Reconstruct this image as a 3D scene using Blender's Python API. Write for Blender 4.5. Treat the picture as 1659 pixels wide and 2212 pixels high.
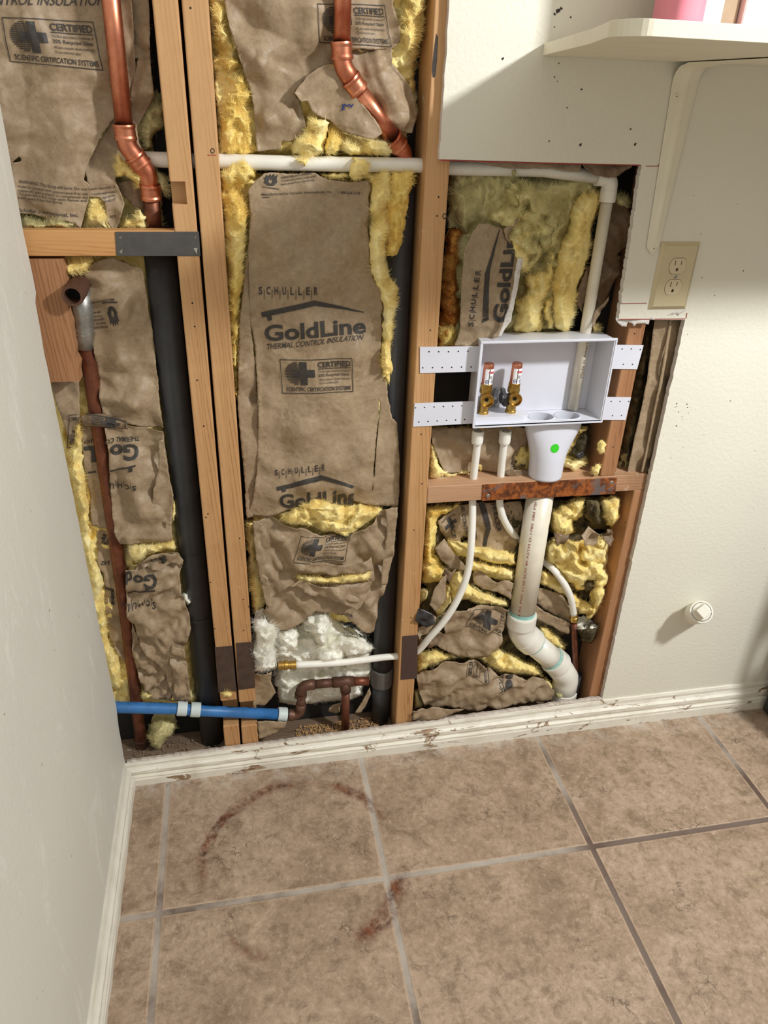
import bpy, bmesh, math, random
import numpy as np
from mathutils import Vector, Matrix, noise, geometry

scene = bpy.context.scene
for _o in list(bpy.data.objects):
    bpy.data.objects.remove(_o)
COL = scene.collection

# ------------------------------------------------------------------ camera
YAW, PITCH, ROLL = 0.20731, 0.50662, 0.03699
CAM = np.array([0.31616, -1.32733, 1.44022])
FPX, W, H = 1617.65, 1659.0, 2212.0
_f = np.array([math.sin(YAW)*math.cos(PITCH), math.cos(YAW)*math.cos(PITCH), -math.sin(PITCH)])
_r = np.array([math.cos(YAW), -math.sin(YAW), 0.0])
_u = np.cross(_r, _f)
_r2 = math.cos(ROLL)*_r + math.sin(ROLL)*_u
_u2 = -math.sin(ROLL)*_r + math.cos(ROLL)*_u
cam_d = bpy.data.cameras.new('camera')
cam = bpy.data.objects.new('camera', cam_d)
COL.objects.link(cam)
cam.matrix_world = Matrix(((_r2[0], _u2[0], -_f[0], CAM[0]), (_r2[1], _u2[1], -_f[1], CAM[1]),
                           (_r2[2], _u2[2], -_f[2], CAM[2]), (0, 0, 0, 1)))
cam_d.sensor_fit = 'HORIZONTAL'
cam_d.sensor_width = 36.0
cam_d.lens = FPX/W*36.0
cam_d.clip_start = 0.02
scene.camera = cam

# ------------------------------------------------------------------ world, lights, exposure
world = bpy.data.worlds.new('room_ambient')
scene.world = world
world.use_nodes = True
_bg = world.node_tree.nodes['Background']
_bg.inputs['Color'].default_value = (1.0, 0.95, 0.85, 1)
_bg.inputs['Strength'].default_value = 0.45

def add_area(name, loc, target, sx, sy, power, color):
    d = bpy.data.lights.new(name, 'AREA')
    d.shape = 'RECTANGLE'; d.size = sx; d.size_y = sy; d.energy = power; d.color = color
    o = bpy.data.objects.new(name, d)
    COL.objects.link(o)
    o.location = loc
    o.rotation_euler = (Vector(target)-Vector(loc)).to_track_quat('-Z', 'Y').to_euler()
    return o

add_area('ceiling_lamp_light', (2.0, -1.3, 2.32), (0.9, 0.0, 0.6), 0.16, 0.16, 58, (0.97, 0.99, 1.0))
add_area('ceiling_bounce_light', (0.9, -1.7, 2.45), (0.6, -0.2, 0.3), 1.8, 1.4, 6, (1.0, 0.98, 0.95))

scene.view_settings.view_transform = 'Standard'
scene.view_settings.look = 'None'
scene.view_settings.gamma = 1.0
scene.view_settings.use_curve_mapping = False
scene.view_settings.exposure = -0.06

# ------------------------------------------------------------------ measuring helpers
def P(px, py, y):
    """point on the vertical plane y that the photograph shows at (px, py)"""
    v = (px-W/2)/FPX*_r2 - (py-H/2)/FPX*_u2 + _f
    t = (y-CAM[1])/v[1]
    return CAM + t*v

def PN(pts, y):
    pts = np.asarray(pts, float); y = np.asarray(y, float)
    v = ((pts[:, 0]-W/2)/FPX)[:, None]*_r2 - ((pts[:, 1]-H/2)/FPX)[:, None]*_u2 + _f
    t = (y-CAM[1])/v[:, 1]
    return CAM + t[:, None]*v

def PZ(px, py, z):
    v = (px-W/2)/FPX*_r2 - (py-H/2)/FPX*_u2 + _f
    return CAM + (z-CAM[2])/v[2]*v

def PX(px, py, x):
    v = (px-W/2)/FPX*_r2 - (py-H/2)/FPX*_u2 + _f
    return CAM + (x-CAM[0])/v[0]*v

def crop(ox, oy, s):
    return lambda *a: [(ox+s*q[0], oy+s*q[1]) + tuple(q[2:]) for q in a]
cA = crop(0, 0, .28933); cB = crop(440, 0, .3255); cC = crop(880, 300, .3255); cD = crop(880, 700, .3255)
cE = crop(860, 1040, .33755); cF = crop(0, 480, .28933); cH = crop(60, 900, .35261); cI = crop(460, 340, .28933)
cJ = crop(460, 860, .28933); cK = crop(480, 1280, .27728); cS = crop(1140, 0, .3256)

# ------------------------------------------------------------------ objects
class MB:
    def __init__(self):
        self.v = []; self.f = []; self.s = []; self.m = []
    def add(self, vs, fs, smooth=False, mi=0):
        b = len(self.v)
        self.v += [tuple(map(float, p)) for p in vs]
        self.f += [tuple(b+i for i in q) for q in fs]
        self.s += [smooth]*len(fs); self.m += [mi]*len(fs)
        return self

GROUPS = {'wall_stud': 'exposed wall studs', 'insulation_batt': 'insulation batts between the studs', 'nail_plate': 'steel guard plates on the framing', 'carton': 'cartons on the shelf', 'wool_scrap': 'loose scraps of glass wool',
          'paper_scrap': 'loose scraps of kraft paper', 'copper_pipe': 'copper pipes', 'drain_pipe': 'drain pipes', 'water_tube': 'white water tubes', 'wood_block': 'horizontal wood blocks'}
def tag(o, label=None, cat=None, group=None, kind=None):
    if label and cat and not group and not kind: group = GROUPS.get(o.name.split('.')[0])
    if label: o['label'] = label
    if cat: o['category'] = cat
    if group: o['group'] = group
    if kind: o['kind'] = kind
    return o

ORG = {}
def empty(name, loc, label, cat, group=None):
    o = bpy.data.objects.new(name, None)
    COL.objects.link(o)
    o.empty_display_size = 0.02
    o.location = loc
    ORG[o.name] = np.array(loc, float)
    return tag(o, label, cat, group)

def build(mb, name, mat, parent=None, label=None, cat=None, group=None, kind=None, bevel=0, origin=None, bseg=2):
    V = np.array(mb.v)
    if parent is not None:
        L = ORG[parent.name]
    else:
        lo, hi = V.min(0), V.max(0)
        L = np.array(origin, float) if origin is not None else np.array([(lo[0]+hi[0])/2, (lo[1]+hi[1])/2, lo[2]])
        if kind == 'structure': L = np.zeros(3)
    me = bpy.data.meshes.new(name)
    me.from_pydata((V-L).tolist(), [], mb.f)
    for mm in (mat if isinstance(mat, (list, tuple)) else [mat]):
        me.materials.append(mm)
    me.polygons.foreach_set('use_smooth', mb.s)
    me.polygons.foreach_set('material_index', mb.m)
    me.update()
    bm = bmesh.new(); bm.from_mesh(me)
    if getattr(mb, 'fixn', True):
        bmesh.ops.recalc_face_normals(bm, faces=bm.faces)
    bm.to_mesh(me); bm.free()
    o = bpy.data.objects.new(name, me)
    COL.objects.link(o)
    if parent is not None: o.parent = parent
    else: o.location = L
    ORG[o.name] = L
    if bevel:
        b = o.modifiers.new('bevel', 'BEVEL'); b.width = bevel; b.segments = bseg; b.limit_method = 'ANGLE'; b.angle_limit = math.radians(40)
        b.harden_normals = False
    return tag(o, label, cat, group, kind)

def solid(o, t, off=0):
    m = o.modifiers.new('thickness', 'SOLIDIFY'); m.thickness = t; m.offset = off
    return o

# ------------------------------------------------------------------ shape helpers
def box(mb, x0, x1, y0, y1, z0, z1, mi=0):
    vs = [(x, y, z) for z in (z0, z1) for y in (y0, y1) for x in (x0, x1)]
    return mb.add(vs, [(0, 2, 3, 1), (4, 5, 7, 6), (0, 1, 5, 4), (2, 6, 7, 3), (0, 4, 6, 2), (1, 3, 7, 5)], False, mi)

def hexa(mb, front, back, mi=0):
    """front, back: 4 matching corner points each"""
    vs = list(front)+list(back)
    return mb.add(vs, [(0, 1, 2, 3), (7, 6, 5, 4), (0, 4, 5, 1), (1, 5, 6, 2), (2, 6, 7, 3), (3, 7, 4, 0)], False, mi)

def frame_for(d):
    d = Vector(d).normalized()
    a = Vector((0, 0, 1)) if abs(d.z) < 0.9 else Vector((1, 0, 0))
    s = d.cross(a).normalized()
    return d, s, s.cross(d).normalized()

def tube(mb, pts, rad, seg=24, caps=True, mi=0, closed=False):
    """sweep a circle along pts; rad number or list"""
    pts = [Vector(p) for p in pts]
    n = len(pts)
    rs = rad if isinstance(rad, (list, tuple)) else [rad]*n
    tans = []
    for i in range(n):
        a = pts[max(i-1, 0)]; b = pts[min(i+1, n-1)]
        tans.append((b-a).normalized())
    d, s, u = frame_for(tans[0])
    vs = []; fs = []
    for i in range(n):
        t = tans[i]
        s = (s - t*s.dot(t)).normalized(); u = s.cross(t)
        for k in range(seg):
            a = 2*math.pi*k/seg
            vs.append(pts[i] + (s*math.cos(a)+u*math.sin(a))*rs[i])
    for i in range(n-1):
        for k in range(seg):
            k2 = (k+1) % seg
            fs.append((i*seg+k, i*seg+k2, (i+1)*seg+k2, (i+1)*seg+k))
    mb.add(vs, fs, True, mi)
    if caps:
        b = len(mb.v)-len(vs)
        mb.f.append(tuple(b+k for k in reversed(range(seg)))); mb.s.append(False); mb.m.append(mi)
        mb.f.append(tuple(b+(n-1)*seg+k for k in range(seg))); mb.s.append(False); mb.m.append(mi)
    return mb

def lathe(mb, p0, d, prof, seg=32, mi=0, smooth=True):
    """prof: list of (distance along d, radius); flat-shaded steps get doubled rings"""
    d, s, u = frame_for(d)
    p0 = Vector(p0)
    for (h0, r0), (h1, r1) in zip(prof[:-1], prof[1:]):
        vs = []
        for h, r in ((h0, r0), (h1, r1)):
            for k in range(seg):
                a = 2*math.pi*k/seg
                vs.append(p0 + d*h + (s*math.cos(a)+u*math.sin(a))*max(r, 1e-5))
        fs = [(k, (k+1) % seg, seg+(k+1) % seg, seg+k) for k in range(seg)]
        mb.add(vs, fs, smooth)
    mb.fixn = True
    return mb

def smooth_path(pts, n=10):
    """Catmull-Rom through pts"""
    pts = [np.array(p, float) for p in pts]
    q = [2*pts[0]-pts[1]]+pts+[2*pts[-1]-pts[-2]]
    out = []
    for i in range(1, len(q)-2):
        for k in range(n):
            t = k/n
            out.append(0.5*((2*q[i])+(-q[i-1]+q[i+1])*t+(2*q[i-1]-5*q[i]+4*q[i+1]-q[i+2])*t*t+(-q[i-1]+3*q[i]-3*q[i+1]+q[i+2])*t**3))
    out.append(pts[-1])
    return out

def bend(a, b, c, r, n=8):
    """polyline a-b-c with the corner b rounded by radius r"""
    a, b, c = Vector(a), Vector(b), Vector(c)
    u = (a-b).normalized(); v = (c-b).normalized()
    th = u.angle(v)
    t = r/math.tan(th/2)
    p0, p1 = b+u*t, b+v*t
    ctr = b+(u+v).normalized()*(r/math.sin(th/2))
    out = []
    e0 = p0-ctr; e1 = p1-ctr
    ang = e0.angle(e1)
    for k in range(n+1):
        f = k/n
        out.append(ctr+(e0*math.sin((1-f)*ang)+e1*math.sin(f*ang))/math.sin(ang))
    return out

def inside(poly, q):
    poly = np.asarray(poly); x, y = q[:, 0], q[:, 1]
    c = np.zeros(len(q), bool)
    n = len(poly); j = n-1
    for i in range(n):
        xi, yi = poly[i]; xj, yj = poly[j]
        if yi != yj:
            k = ((yi > y) != (yj > y)) & (x < (xj-xi)*(y-yi)/(yj-yi)+xi)
            c ^= k
        j = i
    return c

def edge_dist(poly, q):
    poly = np.asarray(poly)
    d = np.full(len(q), 1e9)
    n = len(poly)
    for i in range(n):
        a = poly[i]; b = poly[(i+1) % n]
        ab = b-a; l = ab@ab
        if l < 1e-12: continue
        t = np.clip(((q-a)@ab)/l, 0, 1)
        d = np.minimum(d, np.hypot(q[:, 0]-a[0]-t*ab[0], q[:, 1]-a[1]-t*ab[1]))
    return d

def densify(poly, step, jit, rng):
    out = []
    n = len(poly)
    for i in range(n):
        a = np.array(poly[i][:2], float); b = np.array(poly[(i+1) % n][:2], float)
        L = np.hypot(*(b-a)); k = max(1, int(L/step))
        nrm = np.array([-(b-a)[1], (b-a)[0]])/max(L, 1e-6)
        ph = rng.uniform(0, 60, 2)
        for j in range(k):
            t = j/k
            e = math.sin(math.pi*t)**.5 if j else 0
            s = L*t
            w = math.sin(s/7.3+ph[0])+.7*math.sin(s/3.1+ph[1])
            out.append(a+(b-a)*t + nrm*(jit*.75*w*e+rng.normal(0, jit*.55)*(1 if j else .3)))
    return np.array(out)

def triangulate(poly, step, rng, holes=(), jitter=0.25, extra=None):
    """CDT of a polygon with a jittered triangular lattice inside; returns points, faces, border loop length"""
    poly = np.asarray(poly, float)
    lo, hi = poly.min(0), poly.max(0)
    xs = np.arange(lo[0], hi[0]+step, step); ys = np.arange(lo[1], hi[1]+step*.87, step*.87)
    g = np.array([(x+(0.5*step if j % 2 else 0), y) for j, y in enumerate(ys) for x in xs])
    g = g+rng.uniform(-jitter, jitter, g.shape)*step
    if len(g):
        g = g[inside(poly, g)]
    if len(g):
        g = g[edge_dist(poly, g) > step*.45]
    for h in holes:
        if len(g):
            g = g[~inside(h, g)]
        if len(g):
            g = g[edge_dist(np.asarray(h), g) > step*.3]
    pts = [Vector((float(p[0]), float(p[1]))) for p in poly]
    loops = [list(range(len(poly)))]
    for h in holes:
        b = len(pts)
        pts += [Vector((float(p[0]), float(p[1]))) for p in h]
        loops.append(list(range(b, b+len(h))))
    pts += [Vector((float(p[0]), float(p[1]))) for p in g]
    edges = []
    for l in loops:
        edges += [(l[i], l[(i+1) % len(l)]) for i in range(len(l))]
    vs, es, fs, *_r_ = geometry.delaunay_2d_cdt(pts, edges, [], 0, 1e-7)
    vs = np.array([(p[0], p[1]) for p in vs])
    fs = np.array([f for f in fs if len(f) == 3], int)
    cen = vs[fs].mean(1)
    ok = inside(poly, cen)
    for h in holes:
        ok &= ~inside(h, cen)
    return vs, fs[ok]

def border_edges(fs):
    cnt = {}
    for f in fs:
        for a, b in ((f[0], f[1]), (f[1], f[2]), (f[2], f[0])):
            k = (min(a, b), max(a, b))
            if k in cnt: cnt[k] = None
            else: cnt[k] = (a, b)
    return [e for e in cnt.values() if e]

def plate(mb, outline, mapf, t, holes=(), mi=0, step=None):
    """flat polygon (with holes) extruded: mapf(u, v, w) -> xyz, w from 0 to t"""
    o2 = [Vector(p) for p in outline]
    pts = [Vector(p) for p in outline]; loops = [list(range(len(outline)))]
    for h in holes:
        b = len(pts); pts += [Vector(p) for p in h]; loops.append(list(range(b, b+len(h))))
    edges = []
    for l in loops:
        edges += [(l[i], l[(i+1) % len(l)]) for i in range(len(l))]
    vs, es, fs, *_z = geometry.delaunay_2d_cdt(pts, edges, [], 0, 1e-7)
    vs = np.array([(p[0], p[1]) for p in vs]); fs = np.array([f for f in fs if len(f) == 3], int)
    cen = vs[fs].mean(1)
    ok = inside(np.array(outline), cen)
    for h in holes: ok &= ~inside(np.array(h), cen)
    fs = fs[ok]
    n = len(vs)
    V = [mapf(p[0], p[1], 0) for p in vs]+[mapf(p[0], p[1], t) for p in vs]
    F = [tuple(int(i) for i in f) for f in fs]+[tuple(int(i)+n for i in f[::-1]) for f in fs]
    F += [(int(b), int(a), int(a)+n, int(b)+n) for a, b in border_edges(fs)]
    return mb.add(V, F, False, mi)

def circle2(cx, cy, r, n=12, ry=None):
    return [(cx+r*math.cos(2*math.pi*k/n), cy+(ry or r)*math.sin(2*math.pi*k/n)) for k in range(n)]

# ------------------------------------------------------------------ numpy value noise
class Noise2:
    def __init__(self, seed):
        self.r = np.random.default_rng(seed)
        self.t = self.r.uniform(-1, 1, (64, 64))
    def __call__(self, x, y):
        xi = np.floor(x).astype(int); yi = np.floor(y).astype(int)
        fx = x-xi; fy = y-yi
        fx = fx*fx*(3-2*fx); fy = fy*fy*(3-2*fy)
        t = self.t
        a = t[xi % 64, yi % 64]; b = t[(xi+1) % 64, yi % 64]; c = t[xi % 64, (yi+1) % 64]; d = t[(xi+1) % 64, (yi+1) % 64]
        return (a*(1-fx)+b*fx)*(1-fy)+(c*(1-fx)+d*fx)*fy
    def fbm(self, x, y, o=4, g=0.5):
        s = 0; a = 1
        for k in range(o):
            s = s+a*self(x*2**k+17*k, y*2**k-9*k); a *= g
        return s

def crumple_fn(seed, amp, wl):
    """creased-paper height field in metres over (x, z)"""
    rng = np.random.default_rng(seed)
    n1 = Noise2(seed+1); n2 = Noise2(seed+2)
    ks = []
    for i in range(9):
        a = rng.uniform(0, math.pi)
        w = wl*rng.uniform(0.5, 2.0)
        ks.append((math.cos(a), math.sin(a), w, rng.uniform(0, 50), rng.uniform(0, 50), rng.uniform(0, 50)))
    def f(x, z):
        wx = x+0.35*wl*n1(x/wl*.8, z/wl*.8); wz = z+0.35*wl*n2(x/wl*.8+7, z/wl*.8-3)
        h = 0
        for (c, s, w, ph, o1, o2) in ks:
            q = (wx*c+wz*s)/w+ph
            tri = np.abs((q % 1.0)-0.5)*2-0.5
            m = np.clip(n1(x/(wl*1.7)+o1, z/(wl*1.7)+o2)*1.6+0.25, 0, 1)
            h = h+tri*m*w/wl
        g = 0
        for (c, s, w, ph, o1, o2) in ks[:5]:
            q = (wx*s-wz*c)/(w*.42)+ph*1.7
            tri = np.abs((q % 1.0)-0.5)*2-0.5
            m = np.clip(n2(x/(wl*.9)+o2, z/(wl*.9)+o1)*1.8-.1, 0, 1)
            g = g+tri*m*w*.42/wl
        return h*amp*0.55+g*amp*.5
    return f
# ------------------------------------------------------------------ materials
def lin(r, g, b):
    f = lambda c: (c/255/12.92 if c/255 <= 0.04045 else ((c/255+0.055)/1.055)**2.4)
    return (f(r), f(g), f(b), 1)

class NT:
    def __init__(self, name):
        self.m = bpy.data.materials.new(name); self.m.use_nodes = True
        self.t = self.m.node_tree; self.b = self.t.nodes['Principled BSDF']
        self.tc = None
    def n(self, kind, **kw):
        x = self.t.nodes.new(kind)
        for k, v in kw.items(): setattr(x, k, v)
        return x
    def set(self, sock, v):
        if hasattr(v, 'is_output') or isinstance(v, bpy.types.NodeSocket): self.t.links.new(v, sock)
        else: sock.default_value = v
    def coord(self):
        if not self.tc: self.tc = self.n('ShaderNodeTexCoord')
        return self.tc.outputs['Object']
    def map(self, scale=(1, 1, 1), loc=(0, 0, 0), rot=(0, 0, 0), src=None):
        x = self.n('ShaderNodeMapping'); self.set(x.inputs[0], src or self.coord())
        x.inputs['Scale'].default_value = scale; x.inputs['Location'].default_value = loc; x.inputs['Rotation'].default_value = rot
        return x.outputs[0]
    def noise(self, scale, detail=4, rough=.55, dist=0, vec=None):
        x = self.n('ShaderNodeTexNoise'); self.set(x.inputs['Vector'], vec or self.coord())
        x.inputs['Scale'].default_value = scale; x.inputs['Detail'].default_value = detail
        x.inputs['Roughness'].default_value = rough; x.inputs['Distortion'].default_value = dist
        return x.outputs['Fac']
    def voro(self, scale, feature='F1', vec=None, rand=1.0):
        x = self.n('ShaderNodeTexVoronoi', feature=feature); self.set(x.inputs['Vector'], vec or self.coord())
        x.inputs['Scale'].default_value = scale; x.inputs['Randomness'].default_value = rand
        return x.outputs['Distance']
    def wave(self, scale, dist, detail=2, dscale=1, vec=None, bands='X'):
        x = self.n('ShaderNodeTexWave', bands_direction=bands); self.set(x.inputs['Vector'], vec or self.coord())
        x.inputs['Scale'].default_value = scale; x.inputs['Distortion'].default_value = dist
        x.inputs['Detail'].default_value = detail; x.inputs['Detail Scale'].default_value = dscale
        return x.outputs['Fac']
    def ramp(self, fac, stops, interp='LINEAR'):
        x = self.n('ShaderNodeValToRGB'); self.set(x.inputs[0], fac)
        cr = x.color_ramp; cr.interpolation = interp
        while len(cr.elements) < len(stops): cr.elements.new(0.5)
        for e, (p, c) in zip(cr.elements, stops):
            e.position = p; e.color = c if len(c) == 4 else tuple(c)+(1,)
        return x.outputs[0]
    def step(self, fac, lo, hi):
        x = self.n('ShaderNodeMapRange'); self.set(x.inputs[0], fac)
        x.inputs[1].default_value = lo; x.inputs[2].default_value = hi
        return x.outputs[0]
    def mix(self, fac, a, b, mode='MIX'):
        x = self.n('ShaderNodeMix', data_type='RGBA', blend_type=mode)
        self.set(x.inputs[0], fac); self.set(x.inputs[6], a); self.set(x.inputs[7], b)
        return x.outputs[2]
    def math(self, op, a, b=0.0, c=0.0):
        x = self.n('ShaderNodeMath', operation=op)
        self.set(x.inputs[0], a); self.set(x.inputs[1], b); self.set(x.inputs[2], c)
        return x.outputs[0]
    def bump(self, h, strength=.3, dist=.002, prev=None):
        x = self.n('ShaderNodeBump'); self.set(x.inputs['Height'], h)
        x.inputs['Strength'].default_value = strength; x.inputs['Distance'].default_value = dist
        if prev is not None: self.set(x.inputs['Normal'], prev)
        return x.outputs[0]
    def out(self, col=None, rough=.6, metal=0, normal=None, spec=None, **kw):
        b = self.b
        if col is not None: self.set(b.inputs['Base Color'], col)
        self.set(b.inputs['Roughness'], rough); self.set(b.inputs['Metallic'], metal)
        if normal is not None: self.set(b.inputs['Normal'], normal)
        if spec is not None: b.inputs['Specular IOR Level'].default_value = spec
        for k, v in kw.items(): self.set(b.inputs[k], v)
        return self.m

def plain(name, c, rough=.5, metal=0, var=.12, vs=30, bump=0, bs=200, spec=None):
    t = NT(name)
    n = t.noise(vs, 4)
    c2 = tuple(x*(1-var) for x in c[:3])+(1,); c3 = tuple(min(1, x*(1+var)) for x in c[:3])+(1,)
    col = t.ramp(n, [(.3, c2), (.7, c3)])
    nm = t.bump(t.noise(bs, 3), bump, .001) if bump else None
    return t.out(col, rough, metal, nm, spec)

def wood_mat(name, light, mid, dark, rough=.55, along='Z', dirt=0.25):
    t = NT(name)
    v = t.map({'Z': (1, 1, .045), 'X': (.045, 1, 1)}[along])
    d = t.noise(11, 4, .55, vec=v)
    w = t.wave(95, 9, 3, .8, vec=v, bands='DIAGONAL')
    fine = t.noise(520, 3, .6, vec=t.map({'Z': (1, 1, .02), 'X': (.02, 1, 1)}[along]))
    col = t.mix(t.step(d, .3, .7), light, mid)
    g = t.math('MULTIPLY', t.math('MULTIPLY', t.step(w, .7, 1.0), .55), t.step(t.noise(20, 2, vec=v), .35, .6))
    col = t.mix(g, col, dark)
    col = t.mix(t.math('MULTIPLY', t.step(fine, .52, .8), .3), col, dark)
    sm = t.math('MULTIPLY', t.step(t.noise(6, 5, .65, .4), .52, .75), dirt)
    col = t.mix(sm, col, lin(112, 84, 58))
    pl = t.math('MULTIPLY', t.step(t.noise(13, 6, .75, .3), .64, .70), .55)
    col = t.mix(pl, col, lin(216, 200, 178))
    knot = t.step(t.voro(6, 'F1', vec=t.map({'Z': (1, 1, .35), 'X': (.35, 1, 1)}[along])), .06, .02)
    col = t.mix(t.math('MULTIPLY', knot, .5), col, dark)
    return t.out(col, rough, 0, t.bump(t.math('ADD', w, fine), .08, .0006), .3)

M = {}
M['stud'] = wood_mat('pine_stud', lin(200, 158, 112), lin(182, 137, 90), lin(138, 92, 52))
M['stud_red'] = wood_mat('fir_stud', lin(180, 134, 96), lin(154, 108, 73), lin(112, 72, 44))
M['block'] = wood_mat('pine_block', lin(206, 158, 104), lin(190, 138, 84), lin(156, 106, 60), along='X', dirt=.15)
M['block_old'] = wood_mat('old_pine_block', lin(196, 160, 128), lin(172, 128, 94), lin(116, 88, 68), along='X', dirt=.5)
M['plate'] = wood_mat('dirty_sole_plate', lin(146, 128, 110), lin(116, 96, 78), lin(72, 58, 48), along='X', dirt=.8)

def paint_wall(name, c, bump=.3, bs=120, scuff=0):
    t = NT(name)
    n = t.noise(3.5, 4)
    c2 = tuple(x*.95 for x in c[:3])+(1,)
    col = t.ramp(n, [(.35, c2), (.7, c)])
    sp = t.step(t.noise(95, 2, .4), .755, .775)
    col = t.mix(t.math('MULTIPLY', sp, .75), col, lin(110, 100, 82))
    if scuff:
        v = t.map((1, 1.6, .55))
        s = t.step(t.noise(7, 9, .78, .8, vec=v), .56, .74)
        col = t.mix(t.math('MULTIPLY', s, scuff), col, lin(246, 245, 240))
        s2 = t.step(t.noise(5, 6, .7, .8), .66, .72)
        col = t.mix(t.math('MULTIPLY', s2, scuff*.5), col, lin(180, 176, 164))
    h = t.noise(bs, 3, .5, .3)
    return t.out(col, .62, 0, t.bump(h, bump, .003), .3)
M['wall'] = paint_wall('cream_wall_paint', lin(224, 220, 204))
M['wall_left'] = paint_wall('grey_white_wall_paint', lin(206, 203, 192), .22, 150, .45)
M['gypsum'] = plain('gypsum_core', lin(208, 202, 196), .9, 0, .12, 200, .5, 300)
M['cream'] = plain('cream_enamel', lin(226, 220, 198), .45, 0, .05, 12, .1, 300)

def trim_mat():
    t = NT('chipped_white_trim_paint')
    chip = t.step(t.noise(21, 6, .72, .6, vec=t.map((.55, .55, 1.6))), .585, .61)
    grime = t.step(t.noise(10, 5, .65, .5), .5, .8)
    col = t.mix(t.math('MULTIPLY', grime, .5), lin(230, 225, 210), lin(176, 162, 136))
    inner = t.ramp(t.noise(90, 3), [(.35, lin(120, 92, 66)), (.7, lin(172, 142, 112))])
    col = t.mix(chip, col, inner)
    h = t.math('SUBTRACT', t.noise(60, 4), chip)
    return t.out(col, .5, 0, t.bump(h, .4, .0015))
M['trim'] = trim_mat()
M['trim_left'] = plain('dingy_white_trim_paint', lin(214, 209, 194), .5, 0, .08, 18, .2, 80)

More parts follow.
